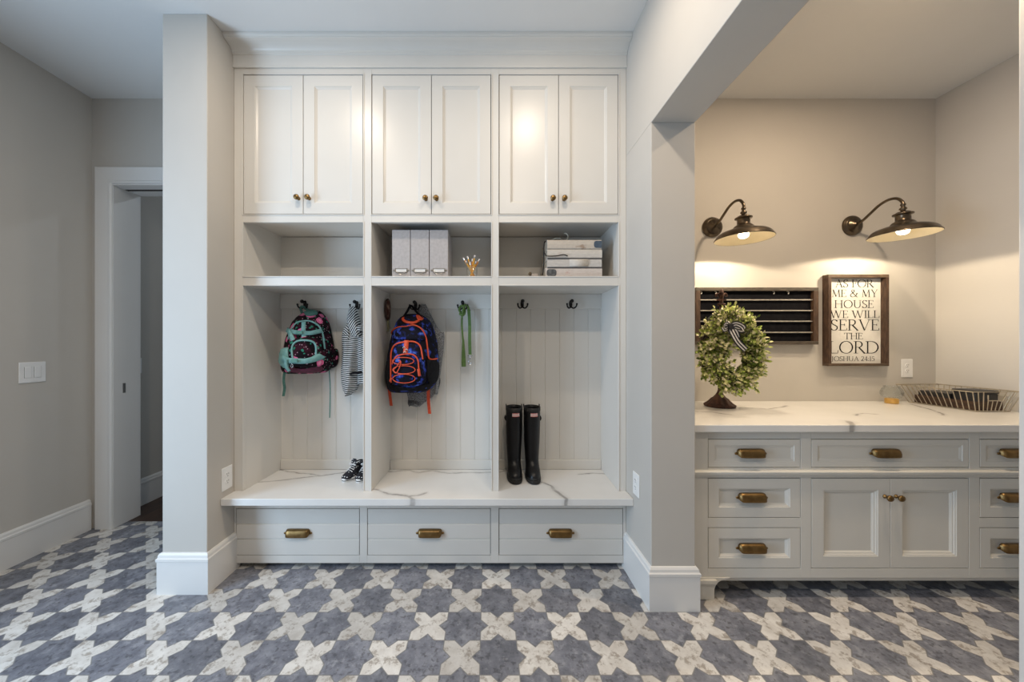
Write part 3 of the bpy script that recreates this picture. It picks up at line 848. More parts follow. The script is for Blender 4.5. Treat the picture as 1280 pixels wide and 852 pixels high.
# blue camouflage backpack
bp_ = Pack([(392, 515, 9, .045), (394.5, 515, 14.5, .085), (399, 515.5, 19, .12), (405, 516, 23, .14), (416, 516, 26.5, .165), (430, 516, 29.5, .18), (448, 515.5, 31.5, .195), (466, 515, 32.5, .20), (478, 513.5, 31, .19), (485, 511.5, 27.5, .17), (488.5, 510.5, 24, .14)], 2.275, YBK-0.027)
t = thing('backpack', 'blue and black camouflage backpack with orange piping hanging in the middle locker bay', 'backpack', (bp_.rows[0][1], YBK, bp_.rows[0][0]))
obj('body', bp_.body(0.0016), camo_m, t, smooth=True)
obj('base_panel', bp_.pad([(484, 478), (500, 484), (520, 484), (537, 478), (541, 482), (532, 488), (510, 488.5), (488, 487)], 0.010), blackfab_m, t, smooth=True)
obj('side_pocket', bp_.pad([(534, 450), (541, 449), (546, 450), (547, 466), (544, 478), (537, 481), (533, 468)], 0.020), blackfab_m, t, smooth=True)
obj('side_pocket', bp_.pad([(482.5, 452), (485, 450), (489, 452), (489, 478), (486, 482), (483, 474)], 0.014), blackfab_m, t, smooth=True)
obj('upper_pocket', bp_.pad([(490, 424), (490, 415), (497, 409), (511, 406.5), (523, 409), (530, 416), (531, 425)], 0.014), camo_m, t, smooth=True)
obj('front_pocket', bp_.pad([(489, 481), (488, 452), (489, 435), (496, 427), (510, 425), (521, 427), (528, 434), (531, 450), (529, 480)], 0.030), camo_m, t, smooth=True)
def orange_cord(n, pts, r=0.0055, off=0.012, cyc=False): obj(n, bp_.cord(pts, r, off, 6, cyc), orange_m, t, smooth=True)
orange_cord('piping', [(487, 420), (490, 414), (497, 409), (508, 408), (517, 406), (527, 411), (532.5, 422), (534.5, 436), (536, 447), (540, 449), (546.5, 448)], 0.0052, 0.010)
orange_cord('pocket_piping', [(489, 478), (488.5, 455), (489.5, 438), (495, 430), (507, 427), (518, 427), (525, 432), (527.5, 442), (528.5, 449)], 0.0050, 0.034)
orange_cord('pocket_piping', [(490, 455), (495, 446), (505, 442.5), (516, 443), (522, 449), (523.5, 460), (524.5, 470)], 0.0045, 0.037)
for (cx, cy, a, b2) in ((504, 451, 13.5, 4.5), (505, 462, 14, 5.0), (505, 473, 14, 5.5)):
    orange_cord('bungee_loop', [(cx+a*math.cos(k*PI/8), cy+b2*math.sin(k*PI/8)) for k in range(16)], 0.0026, 0.041, True)
orange_cord('bungee_tail', [(500, 452), (496, 458), (492, 462), (495, 466), (499, 460), (501, 452), (498, 450)], 0.0032, 0.046)
obj('daisy_tab', bp_.ribbon([(508, 425), (507.5, 433), (506.5, 441)], 5.2, 0.040, 0.01), orange_m, t, smooth=True)
bm = B()
for (x, y) in ((505, 434), (508, 437), (506, 440)):
    p = bp_.pt(x, y, 0.043); tube(bm, [(p.x-0.008, p.y, p.z-0.004), (p.x, p.y-0.003, p.z+0.005), (p.x+0.008, p.y, p.z-0.003)], 0.0022, 6, k=3)
obj('cord_stitching', bm, pmat('white_cord', (0.62, 0.60, 0.56), None, 30, 0.7), t, smooth=True)
for pts in ([(523, 461), (524.5, 470)], [(489, 472), (487.5, 477)]):
    obj('zip_pull', bp_.ribbon(pts, 2.8, 0.043, 0.006), orange_m, t, smooth=True)
bm = B()
h = HK['blue']; a = bp_.pt(503, 398, -0.004); b_ = bp_.pt(528, 398, -0.004)
top = Vector((h.x-0.022, HOOKY-0.012, h.z-0.006))
tube(bm, [a, a.lerp(top, .55), top, top.lerp(b_, .5), b_], 0.0075, 10, k=6)
obj('haul_loop', bm, blackfab_m, t, smooth=True)
obj('haul_strap', bp_.ribbon([(504, 396), (503.5, 399), (508, 402), (517, 403), (524, 400)], 3.0, 0.010, 0.008), orange_m, t, smooth=True)
obj('shoulder_patch', bp_.pad([(520, 393), (523.5, 392.5), (529, 397), (527, 400), (522, 399)], 0.012), orange_m, t, smooth=True)
strap_down([P(486, 482, 2.315), P(487.5, 495, 2.325), P(489, 507, 2.325)], 0.019, orange_m, t)
strap_down([P(535.5, 484, 2.305), P(535.5, 500, 2.315), P(537, 517, 2.315)], 0.021, orange_m, t)
strap_down([P(546, 463, 2.345), P(549.5, 475, 2.355), P(546.5, 489, 2.355)], 0.010, blackfab_m, t)

# ------------------------------------------------------------------ hung clothes
def cloth(rows, Zm, yb, depth, folds, amp, seed, wave=0.0, m=72, steps=34):
    """a hanging garment: closed soft sections with vertical folds; rows = (photo row, left, right)"""
    rnd = random.Random(seed); ph = [rnd.uniform(0, 6.3) for _ in range(5)]
    rr = sorted([(PZ(y, Zm), PX(a, Zm), PX(b, Zm)) for y, a, b in rows])
    bm = B(); rings = []
    z0, z1 = rr[0][0], rr[-1][0]
    for k in range(steps+1):
        z = z0+(z1-z0)*k/steps
        for p, q in zip(rr, rr[1:]):
            if p[0] <= z <= q[0]+1e-9:
                u = (z-p[0])/max(1e-9, q[0]-p[0]); xl = p[1]+(q[1]-p[1])*u; xr = p[2]+(q[2]-p[2])*u; break
        ring = []; cx, hw = (xl+xr)/2, (xr-xl)/2
        tt = (z1-z)/(z1-z0)
        for i in range(m):
            a = 2*PI*i/m
            fold = 1+amp*math.sin(folds*a+ph[0]+2.2*tt)*min(1, tt*3)+amp*0.5*math.sin((folds*2+1)*a+ph[1]-3*tt)
            X = math.cos(a)*hw*(0.94+0.06*fold); Y = math.sin(a)*depth*fold*(0.35+0.65*min(1, tt*2.2))
            ring.append((cx+X+wave*math.sin(6*tt+ph[2])*0.5, min(yb-0.004, yb-depth*0.8-Y), z+0.006*math.sin(3*a+ph[3])*(1 if k == 0 else 0.3)))
        rings.append(ring)
    loft(bm, rings); return bm
def stripe_material(name, vec_rot, per=0.0132, dist=0.6):
    m, nt, N, L, b = newmat(name)
    tc = N.new('ShaderNodeTexCoord'); mp = N.new('ShaderNodeMapping'); mp.inputs['Rotation'].default_value = vec_rot
    L.new(tc.outputs['Object'], mp.inputs[0])
    nz = NOISE(N, L, mp.outputs[0], 9, 2); sp = N.new('ShaderNodeSeparateXYZ'); L.new(mp.outputs[0], sp.inputs[0])
    q = M(N, L, 'ADD', M(N, L, 'DIVIDE', sp.outputs[2], per), M(N, L, 'MULTIPLY', nz, dist*2))
    fr = M(N, L, 'FRACT', q)
    c = RAMP(N, L, fr, [(0.0, (0.62, 0.61, 0.58)), (0.44, (0.012, 0.012, 0.014))], 'CONSTANT')
    L.new(c, b.inputs['Base Color']); b.inputs['Roughness'].default_value = 0.85
    return m
st4 = stripe_material('striped_jersey_right', (0, 0.2, 0))
st1 = stripe_material('black_white_striped_jersey', (0, -0.10, 0)); st2 = stripe_material('striped_jersey_slanted', (0, -0.75, 0)); st3 = stripe_material('striped_jersey_steep', (0, 0.95, 0))
YG = LBK-0.016
t = thing('striped_shirt', 'black and white striped shirt hanging behind the divider in the left locker bay', 'shirt', (PX(440, 2.315), YG, PZ(494, 2.315)))
obj('body', cloth([(494, 429, 434), (489, 425.5, 442), (478, 423, 446), (466, 422.5, 446.5), (452, 423.5, 447), (435, 424, 447), (420, 423.5, 446), (414, 424.5, 445), (409, 426, 446)], 2.285, YG, 0.045, 3, 0.22, 4), st1, t, smooth=True)
obj('right_half', cloth([(480, 444, 458), (474, 443, 460), (450, 443, 460), (425, 443, 460), (408, 444, 458)], 2.295, YG, 0.040, 3, 0.2, 9), st4, t, smooth=True)
obj('collar', cloth([(420, 437, 452), (410, 432, 451), (398, 430.5, 447), (388, 432.5, 444), (382, 435, 441)], 2.295, YG, 0.042, 2, 0.25, 5), st3, t, smooth=True)
obj('sleeve', cloth([(428, 424, 434), (418, 423.5, 435), (414, 423.5, 434), (404, 428, 433), (396, 430, 433.5)], 2.265, YG, 0.035, 2, 0.2, 6), st2, t, smooth=True)
obj('sleeve_cuff', cloth([(413, 441, 453.5), (409, 440.5, 454), (404.5, 441, 453)], 2.245, YG-0.03, 0.032, 3, 0.2, 8), st1, t, smooth=True)
obj('hem_band', cloth([(467.5, 427, 460), (466, 426, 461), (464.5, 427, 460)], 2.280, YG-0.002, 0.052, 3, 0.1, 8, steps=4), blackfab_m, t, smooth=True)

greyfab_m = pmat('grey_heather_knit', (0.10, 0.10, 0.105), (0.36, 0.36, 0.365), 190, 0.9, bump=0.3, detail=2)
t = thing('grey_jacket', 'grey heathered jacket mostly hidden behind the blue backpack', 'jacket', (PX(524, 2.355), YG, PZ(507, 2.355)))
obj('body', cloth([(507, 511, 526), (496, 510, 541), (480, 506, 549), (450, 505, 552.5), (430, 506, 554.5), (418, 510, 555), (410, 515, 547), (398, 519, 541), (388, 522, 536), (380, 526, 532)], 2.360, YG, 0.012, 5, 0.2, 12), greyfab_m, t, smooth=True)
obj('sleeve', cloth([(492, 543, 547), (470, 544, 550), (440, 546, 554), (420, 544, 555.5), (415, 546, 555)], 2.345, YG-0.004, 0.012, 3, 0.2, 15), greyfab_m, t, smooth=True)
obj('cuff', cloth([(505.5, 510, 525), (503, 509.5, 526), (500, 510, 525)], 2.355, YG-0.002, 0.015, 5, 0.12, 3, steps=4), pmat('dark_grey_knit', (0.06, 0.06, 0.065), (0.16, 0.16, 0.165), 150, 0.9), t, smooth=True)

# ------------------------------------------------------------------ dog leash
leash_m = pmat('green_nylon_webbing', (0.075, 0.135, 0.025), (0.12, 0.20, 0.045), 90, 0.7, bump=0.2)
leash2_m = pmat('bright_green_nylon_webbing', (0.075, 0.15, 0.035), (0.11, 0.20, 0.055), 90, 0.7, bump=0.2)
h = HK['leash']; ZL = LBK-0.055
t = thing('dog_leash', 'green webbing dog leash knotted over a hook in the middle bay', 'leash', (h.x, ZL, PZ(461, ZL)))
bm = B()
tube(bm, [(h.x-0.012, ZL+0.004, h.z-0.05), (h.x-0.022, ZL, h.z-0.03), (h.x-0.010, ZL+0.004, h.z-0.006), (h.x+0.008, ZL-0.008, h.z-0.014), (h.x+0.016, ZL-0.006, h.z-0.045), (h.x+0.004, ZL-0.01, h.z-0.07), (h.x-0.012, ZL-0.01, h.z-0.055)], 0.0085, 8, k=6)
tube(bm, [(h.x-0.004, ZL-0.008, h.z-0.075), (h.x+0.004, ZL-0.016, h.z-0.045), (h.x+0.014, ZL-0.006, h.z-0.005), (h.x+0.034, ZL+0.006, h.z-0.008), (h.x+0.042, ZL, h.z-0.035)], 0.0080, 8, k=6)
tube(bm, [(h.x-0.018, ZL-0.012, h.z-0.06), (h.x, ZL-0.020, h.z-0.068), (h.x+0.016, ZL-0.012, h.z-0.058)], 0.0085, 8, k=5)
obj('knot', bm, leash_m, t, smooth=True)
strap_down([(h.x-0.002, ZL-0.008, h.z-0.07), (h.x-0.004, ZL-0.004, h.z-0.14), P(579, 428, ZL)], 0.013, leash_m, t, 'lead', 0.005)
bm = B(); rings = []
for py, wd in ((424, .013), (430, .017), (442, .025), (452, .030), (458, .030)):
    p = P(579+(py-424)*0.018, py, ZL)
    rings.append([(p.x-wd/2, p.y-0.004, p.z), (p.x-wd*0.1, p.y-0.008, p.z), (p.x+wd/2, p.y-0.004, p.z), (p.x+wd/2, p.y+0.006, p.z), (p.x-wd/2, p.y+0.006, p.z)])
loft(bm, rings); obj('hand_loop', bm, leash_m, t)
strap_down([(h.x+0.042, ZL, h.z-0.03), P(587, 405, ZL), P(587, 425, ZL), P(587.5, 443, ZL)], 0.021, leash2_m, t, 'clip_end', 0.005)
bm = B(); p = P(587.5, 444, ZL)
box(bm, p.x-0.015, p.x+0.015, p.y-0.002, p.y+0.005, p.z-0.004, p.z+0.001)
tube(bm, [(p.x, p.y, p.z-0.004), (p.x+0.002, p.y, p.z-0.025)], 0.005, 8)
tube(bm, [(p.x+0.002, p.y, p.z-0.024), (p.x-0.010, p.y, p.z-0.040), (p.x-0.008, p.y, p.z-0.058), (p.x+0.004, p.y, p.z-0.062), (p.x+0.010, p.y, p.z-0.045)], 0.0032, 8, k=4)
obj('metal_clip', bm, metal_m, t, smooth=True)

# small oval ornament on the divider
p = P(481.5, 387, 2.30)
t = thing('wall_ornament', 'small reddish brown oval ornament with an olive tassel on the divider beside the blue backpack', 'ornament', p)
red_m = pmat('mottled_red_brown', (0.09, 0.022, 0.010), (0.50, 0.33, 0.24), 34, 0.6, ramp=(0.48, 0.66))
dvx = OPEN[1][0]+sh(2.30)
bm = B()
rings = []
for xx, s in ((dvx+0.0006, 0.92), (dvx+0.006, 1.0), (dvx+0.014, 0.97), (dvx+0.019, 0.8), (dvx+0.021, 0.3)):
    rings.append([(xx, 2.295+0.048*s*math.cos(2*PI*i/28), p.z+0.068*s*math.sin(2*PI*i/28)) for i in range(28)])
loft(bm, rings); obj('oval_face', bm, red_m, t, smooth=True)
bm = B()
tube(bm, [(dvx+0.010, 2.295+0.049*math.cos(2*PI*i/28), p.z+0.069*math.sin(2*PI*i/28)) for i in range(28)], 0.006, 8, True)
obj('rim', bm, pmat('dark_brown_rim', (0.045, 0.018, 0.010), None, 30, 0.6), t, smooth=True)
strap_down([(dvx+0.012, 2.285, p.z-0.066), (dvx+0.014, 2.285, p.z-0.10), (dvx+0.012, 2.285, p.z-0.145)], 0.014, pmat('olive_cord', (0.13, 0.125, 0.07), (0.2, 0.19, 0.11), 60, 0.8), t, 'tassel', 0.006)

# ------------------------------------------------------------------ rubber boots
rubber_m = pmat('black_rubber', (0.005, 0.005, 0.006), (0.008, 0.008, 0.009), 12, 0.36, spec=0.35)
sole_m = pmat('black_rubber_sole', (0.006, 0.006, 0.006), (0.012, 0.012, 0.012), 60, 0.6, bump=0.3)
label_m = pmat('white_label', (0.75, 0.70, 0.68), None, 30, 0.5); labelred_m = pmat('red_print', (0.55, 0.03, 0.03), None, 30, 0.5)
def text_mesh(s, size, m, parent, loc, name='lettering', ext=0.0006):
    cu = bpy.data.curves.new(name, 'FONT'); cu.body = s; cu.size = size; cu.align_x = 'CENTER'; cu.align_y = 'CENTER'; cu.extrude = ext
    tmp = bpy.data.objects.new(name, cu); COL.objects.link(tmp)
    me = bpy.data.meshes.new_from_object(tmp); bpy.data.objects.remove(tmp); bpy.data.curves.remove(cu)
    me.materials.clear(); me.materials.append(m); me.name = name
    o = bpy.data.objects.new(name, me); COL.objects.link(o)
    o.parent = parent; o.location = Vector(loc)-base_of(parent); o.rotation_euler = (PI/2, 0, 0)
    return o
def boot(label, x, toe, mirror):
    zb = Z_BENCH; t = thing('rubber_boot', label, 'boot', (x, 2.25, zb), 'pair of tall black rubber boots')
    heel = 2.330; L_ = heel-toe
    def ring(z, rx_, y0, y1, sq=2.2, dx=0):
        r = []; cy, ry = (y0+y1)/2, (y1-y0)/2
        for i in range(32):
            a = 2*PI*i/32; c, s = math.cos(a), math.sin(a)
            X = math.copysign(abs(c)**(2/sq), c); Y = math.copysign(abs(s)**(2/sq), s)
            nar = 1-0.16*max(0, Y) if z < .09 else 1
            r.append((x+dx+rx_*X*nar, cy+ry*Y, zb+z))
        return r
    bm = B()
    up = [(0.014, .046, toe+.006, heel-.002), (0.030, .047, toe+.003, heel), (0.048, .0465, toe+.008, heel+.001), (0.062, .0455, toe+.022, heel+.001), (0.075, .044, toe+.046, heel), (0.088, .0435, toe+.070, heel),
          (0.105, .044, toe+.089, heel), (0.13, .0455, toe+.098, heel), (0.17, .0475, toe+.100, heel+.001), (0.22, .0505, toe+.096, heel+.003), (0.28, .0520, toe+.088, heel+.005), (0.34, .0535, toe+.082, heel+.007), (0.40, .0540, toe+.080, heel+.007), (0.452, .0540, toe+.080, heel+.006)]
    rings = [ring(z, a, y0, y1, 2.3 if z < .09 else 2.0) for z, a, y0, y1 in up]
    rings.append(ring(0.453, .0510, toe+.083, heel+.003)); rings.append(ring(0.44, .0500, toe+.084, heel+.002)); rings.append(ring(0.12, .040, toe+.104, heel-.006))
    loft(bm, rings, True, True); obj('shaft', bm, rubber_m, t, smooth=True)
    bm = B()
    loft(bm, [ring(0.0, .045, toe+.006, heel-.004, 2.4), ring(0.004, .0485, toe, heel+.002, 2.4), ring(0.020, .0495, toe-.001, heel+.003, 2.4), ring(0.025, .047, toe+.003, heel)], True, True)
    obj('sole', bm, sole_m, t, bevel=0)
    bm = B()                                    # glossy toe cap rand
    loft(bm, [ring(0.024, .0485, toe, heel+.002), ring(0.034, .0485, toe+.0005, heel+.002), ring(0.037, .047, toe+.003, heel)], True, True)
    obj('toe_rand', bm, sole_m, t, smooth=True)
    bm = B()
    loft(bm, [ring(0.432, .0552, toe+.0785, heel+.0085, 2.0), ring(0.455, .0554, toe+.0783, heel+.0087, 2.0), ring(0.4555, .052, toe+.083, heel+.004, 2.0), ring(0.432, .052, toe+.083, heel+.004, 2.0)], False, False)
    obj('top_band', bm, sole_m, t, smooth=True)
    s = -1 if mirror else 1
    for q in (-1, 1):
        obj('pull_tab', bx(x+q*0.0515-0.003, x+q*0.0515+0.003, heel-.055, heel-.035, zb+.447, zb+.468), rubber_m, t, bevel=0.002)
    bm = B()
    box(bm, x+s*-0.0545-0.004, x+s*-0.0545+0.004, heel-.08, heel-.04, zb+.365, zb+.395)
    tube(bm, [(x+s*-0.058, heel-.075, zb+.372), (x+s*-0.061, heel-.06, zb+.38), (x+s*-0.058, heel-.045, zb+.388)], 0.004, 8, k=3)
    obj('side_buckle', bm, rubber_m, t, bevel=0.002)
    fy = toe+.0785
    lx_ = x+0.006; bm = B(); rings = []
    for k in range(7):
        xx = lx_-0.023+0.046*k/6; q = (xx-x)/.0548; cy = (toe+.080+heel+.007)/2; ry = (heel+.007-toe-.080)/2
        y = cy-ry*math.sqrt(1-q*q)
        rings.append([(xx, y+0.001, zb+.402), (xx, y-.0028, zb+.402), (xx, y-.0028, zb+.424), (xx, y+0.001, zb+.424)])
    loft(bm, rings); lb = obj('label', bm, label_m, t); lb['label'] = 'white label with red border'
    bm = B()
    for k0 in range(6):
        a, b2 = rings[k0], rings[k0+1]
        for z0, z1 in ((.402, .4045), (.4215, .424)):
            loft(bm, [[(a[1][0], a[1][1]-.0006, zb+z0), (a[1][0], a[1][1]-.0006, zb+z1), (a[1][0], a[1][1]+.001, zb+z1), (a[1][0], a[1][1]+.001, zb+z0)], [(b2[1][0], b2[1][1]-.0006, zb+z0), (b2[1][0], b2[1][1]-.0006, zb+z1), (b2[1][0], b2[1][1]+.001, zb+z1), (b2[1][0], b2[1][1]+.001, zb+z0)]])
    obj('label_border', bm, labelred_m, lb)
    tx_ = text_mesh('HUNTER', 0.0105, labelred_m, lb, (lx_, rings[3][1][1]-0.0012, zb+.413)); tx_['label'] = 'red lettering'
    return t
boot('tall black rubber boot standing next to the middle divider', PX(643.0, 2.24), 2.112, False)
boot('tall black rubber boot standing on the open side of its pair', PX(665.4, 2.24), 2.112, True)

# ------------------------------------------------------------------ sneakers
def dots_material():
    m, nt, N, L, b = newmat('black_canvas_with_white_dots')
    tc = N.new('ShaderNodeTexCoord'); vo = N.new('ShaderNodeTexVoronoi'); vo.inputs['Scale'].default_value = 62; vo.inputs['Randomness'].default_value = 0.35
    L.new(tc.outputs['Object'], vo.inputs['Vector'])
    L.new(MIX(N, L, M(N, L, 'LESS_THAN', vo.outputs['Distance'], 0.24), (0.008, 0.008, 0.012), (0.70, 0.69, 0.68)), b.inputs['Base Color'])
    b.inputs['Roughness'].default_value = 0.8
    return m
dots_m = dots_material(); wrub_m = pmat('white_rubber', (0.74, 0.73, 0.71), None, 30, 0.5)
def sneaker(label, loc, rotz):
    t = thing('sneaker', label, 'shoe', (0, 0, 0), 'pair of black dotted sneakers')
    def outline(z, sx, grow=0.0):
        pts = []
        for i in range(36):
            a = 2*PI*i/36; c, s = math.cos(a), math.sin(a)
            y = s*(0.088+grow); wv = 0.033+0.005*math.cos((y+0.03)*28)
            pts.append((math.copysign(abs(c)**0.8, c)*(wv*sx+grow), y, z))
        return pts
    bm = B(); loft(bm, [outline(0.0, 0.97), outline(0.003, 1.0, 0.001), outline(0.021, 1.0, 0.001), outline(0.023, 0.97)])
    obj('sole', bm, wrub_m, t)
    bm = B(); loft(bm, [outline(0.009, 1.0, 0.0016), outline(0.013, 1.0, 0.0016)]); obj('sole_stripe', bm, blackfab_m, t)
    # upper: cross sections from toe (-y) to heel (+y)
    secs = [(-.084, .014, .026), (-.078, .024, .036), (-.066, .031, .043), (-.050, .0335, .049), (-.032, .034, .056), (-.014, .033, .068), (.004, .031, .080), (.022, .030, .086), (.042, .0295, .084), (.062, .0285, .086), (.078, .024, .090), (.086, .014, .088)]
    rings = []
    for y, hw, hz in secs:
        r = []
        for i in range(17):
            a = PI*i/16; c, s = math.cos(a), math.sin(a)
            r.append((hw*math.copysign(abs(c)**0.75, c)*(1-0.25*(abs(s)**2)*(1 if y > 0 else 0)), y, 0.018+(hz-0.018)*abs(s)**0.8))
        rings.append(r+[(0, y, 0.018)])
    bm = B(); loft(bm, rings); obj('upper', bm, dots_m, t, smooth=True)
    bm = B()
    loft(bm, [[(x_*1.0, y_-0.002, z_) for x_, y_, z_ in ((-.020, -.020, .058), (.020, -.020, .058), (.018, -.012, .060), (-.018, -.012, .060))],
              [(-.022, -.002, .078), (.022, -.002, .078), (.020, .006, .078), (-.020, .006, .078)],
              [(-.022, .004, .106), (.022, .004, .106), (.020, .011, .106), (-.020, .011, .106)],
              [(-.014, .008, .120), (.014, .008, .120), (.012, .014, .120), (-.012, .014, .120)]])
    obj('tongue', bm, dots_m, t, bevel=0.003)
    bm = B(); r = []
    for i in range(24):
        a = 2*PI*i/24; r.append((0.0235*math.cos(a), 0.045+0.036*math.sin(a), 0.086+0.004*math.sin(a)))
    tube(bm, r, 0.0045, 8, True); obj('collar', bm, blackfab_m, t, smooth=True)
    for k in range(4):
        y = -.034+.0125*k; z = .058+.0075*k
        bm = B(); tube(bm, [(-.022, y-.002, z-.007), (0, y-.006, z+.006), (.022, y+.003, z-.006)], 0.0021, 8, k=4)
        if k == 3:
            for s in (-1, 1): tube(bm, [(0, y-.006, z+.006), (s*.014, y-.018, z+.016), (s*.026, y-.012, z+.006), (s*.012, y-.010, z+.003), (0, y-.006, z+.006)], 0.0026, 8, k=4)
        obj('lace', bm, wrub_m, t, smooth=True)
    t.location = loc; t.rotation_euler = (0, 0, rotz)
    return t
sp_ = P(442, 590, 2.235)
s1 = sneaker('black dotted sneaker with white laces standing clear of the divider on the bench', (sp_.x, 2.232, Z_BENCH), math.radians(-22))
s2 = dup(s1, (sp_.x+0.079, 2.230, Z_BENCH), 'black dotted sneaker half hidden by the divider', rotz=math.radians(-12))

# ------------------------------------------------------------------ things on the cubby shelves
linen_m = pmat('lilac_grey_linen', (0.40, 0.375, 0.37), (0.46, 0.435, 0.43), 60, 0.85, bump=0.25, bscale=260)
pewter_m = pmat('pewter', (0.30, 0.28, 0.25), (0.40, 0.37, 0.33), 40, 0.35, metal=0.9)
card_m = pmat('white_card', (0.72, 0.70, 0.67), None, 20, 0.7)
YF = 2.085
def docbox(label, x0, x1):
    t = thing('document_box', label, 'box', ((x0+x1)/2, YF, Z_CF), 'linen document boxes in the cubby')
    h_ = PZ(287, YF)-Z_CF
    bm = B(); th = 0.004; z1 = Z_CF+h_
    box(bm, x0, x1, YF, YF+th, Z_CF, z1); box(bm, x0, x0+th, YF+th, YF+0.235, Z_CF, z1); box(bm, x1-th, x1, YF+th, YF+0.235, Z_CF, z1)
    box(bm, x0+th, x1-th, YF+th, YF+0.235, Z_CF, Z_CF+th); box(bm, x0+th, x1-th, YF+0.231, YF+0.235, Z_CF+th, z1); box(bm, x0+th, x1-th, YF+th, YF+0.231, z1-th, z1)
    obj('box_body', bm, linen_m, t, bevel=0.0015)
    cx, cz = (x0+x1)/2, PZ(338, YF); hw, hh = 0.033, 0.0095
    bm = B()
    for a in ((cx-hw, cx+hw, cz+hh, cz+hh+.003), (cx-hw, cx+hw, cz-hh-.003, cz-hh), (cx-hw-.003, cx-hw, cz-hh-.003, cz+hh+.003), (cx+hw, cx+hw+.003, cz-hh-.003, cz+hh+.003)):
        box(bm, a[0], a[1], YF-.004, YF+.001, a[2], a[3])
    for s in (-1, 1): box(bm, cx+s*(hw+.009)-.007, cx+s*(hw+.009)+.007, YF-.002, YF+.001, cz-.005, cz+.005)
    tube(bm, [(cx-hw*.8, YF-.003, cz-hh), (cx-hw*.6, YF-.014, cz-hh-.011), (cx, YF-.020, cz-hh-.017), (cx+hw*.6, YF-.014, cz-hh-.011), (cx+hw*.8, YF-.003, cz-hh)], 0.0026, 8, k=5)
    lh = obj('label_holder', bm, pewter_m, t)
    obj('card', bx(cx-hw, cx+hw, YF-.0015, YF+.001, cz-hh, cz+hh), card_m, lh)
for a, b_, lab in ((490.2, 512.6, 'lilac grey document box at the cubby\'s outer end, first of three'), (513.4, 536.2, 'lilac grey document box between the two other document boxes'), (537.1, 560, 'lilac grey document box on the side of the pencil cup')):
    docbox(lab, PX(a, YF), PX(b_, YF))

# pencils in a glass
cpx, cpy = PX(590, 2.115), 2.115
t = thing('pencil_glass', 'small clear glass holding yellow pencils beside the document boxes', 'glass', (cpx, cpy, Z_CF))
bm = B(); lathe(bm, [(0.0, 0.0), (0.031, 0.0), (0.0325, 0.004), (0.034, 0.066), (0.032, 0.067), (0.0305, 0.008), (0.0, 0.007)], (cpx, cpy, Z_CF+0.0005), 32)
obj('tumbler', bm, clear_glass, t, smooth=True)
penc_m = pmat('yellow_pencil_paint', (0.62, 0.31, 0.035), (0.68, 0.36, 0.05), 30, 0.35)
pencb_m = pmat('orange_pencil_paint', (0.55, 0.20, 0.03), (0.60, 0.24, 0.04), 30, 0.35)
ferr_m = pmat('ferrule_tin', (0.5, 0.5, 0.48), None, 60, 0.3, metal=1.0); eras_m = pmat('pale_eraser', (0.72, 0.62, 0.58), None, 30, 0.8)
rnd = random.Random(5)
for k, (tx_, ty_, L_) in enumerate(((-.066, .0, .140), (-.030, .01, .136), (.018, -.006, .136), (.056, .0, .128), (.047, .016, .116), (-.044, -.014, .112), (.002, .018, .118), (.030, -.018, .104), (-.012, -.016, .096))):
    # foot of each pencil leans on the far side of the glass floor
    f0 = Vector((cpx-tx_*0.28, cpy-ty_*0.6, Z_CF+0.0095)); d = Vector((tx_*1.28, ty_*1.4, L_)); d.normalize(); Lp = L_
    t = thing('pencil', 'yellow pencil with eraser end up in the small glass on the shelf', 'pencil', f0, 'pencils in the glass')
    bm = B(); tube(bm, [f0, f0+d*0.008], [0.0008, 0.0040], 6); tube(bm, [f0+d*0.008, f0+d*(Lp-0.018)], 0.0043, 6); obj('shaft', bm, penc_m if k % 3 else pencb_m, t)
    bm = B(); tube(bm, [f0+d*(Lp-0.018), f0+d*(Lp-0.009)], 0.0046, 10); obj('ferrule', bm, ferr_m, t)
    bm = B(); tube(bm, [f0+d*(Lp-0.009), f0+d*Lp], 0.0044, 10); obj('eraser', bm, eras_m, t)

# stack of worn books tied with cord
def weathered(name, base, dirt, seed):
    m, nt, N, L, b = newmat(name)
    tc = N.new('ShaderNodeTexCoord'); mp = N.new('ShaderNodeMapping'); mp.inputs['Location'].default_value = (seed*1.7, seed, seed*.3); mp.inputs['Scale'].default_value = (1, 1, 2.2)
    L.new(tc.outputs['Object'], mp.inputs[0])
    c = RAMP(N, L, NOISE(N, L, mp.outputs[0], 40, 5), [(0.3, tuple(v*.86 for v in base)), (0.7, base)])
    c = MIX(N, L, RAMP(N, L, NOISE(N, L, mp.outputs[0], 11, 6, 0.65), [(0.56, 0.0), (0.66, 0.8)]), c, dirt)
    L.new(c, b.inputs['Base Color']); b.inputs['Roughness'].default_value = 0.8
    return m
bk_x0, bk_x1 = PX(684, YF), PX(752.5, YF)
edges = [344.9, 334.6, 323.2, 311.4, 299.4]
page_m = pmat('yellowed_page_edges', (0.42, 0.36, 0.28), (0.52, 0.46, 0.37), 90, 0.9, stretch=(1, 1, 12))
inkblue_m = pmat('navy_spine_label', (0.045, 0.07, 0.105), (0.07, 0.10, 0.14), 40, 0.6)
inkblk_m = pmat('charcoal_spine_label', (0.05, 0.055, 0.06), (0.12, 0.125, 0.13), 60, 0.6)
BL = ['bottom book of the tied stack, with a rounded charcoal label on its spine', 'second book from the bottom of the tied stack, its spine cover torn and flapping', 'cream book under the topmost one in the tied stack', 'topmost worn book of the tied stack, stained brown with a navy spine label']
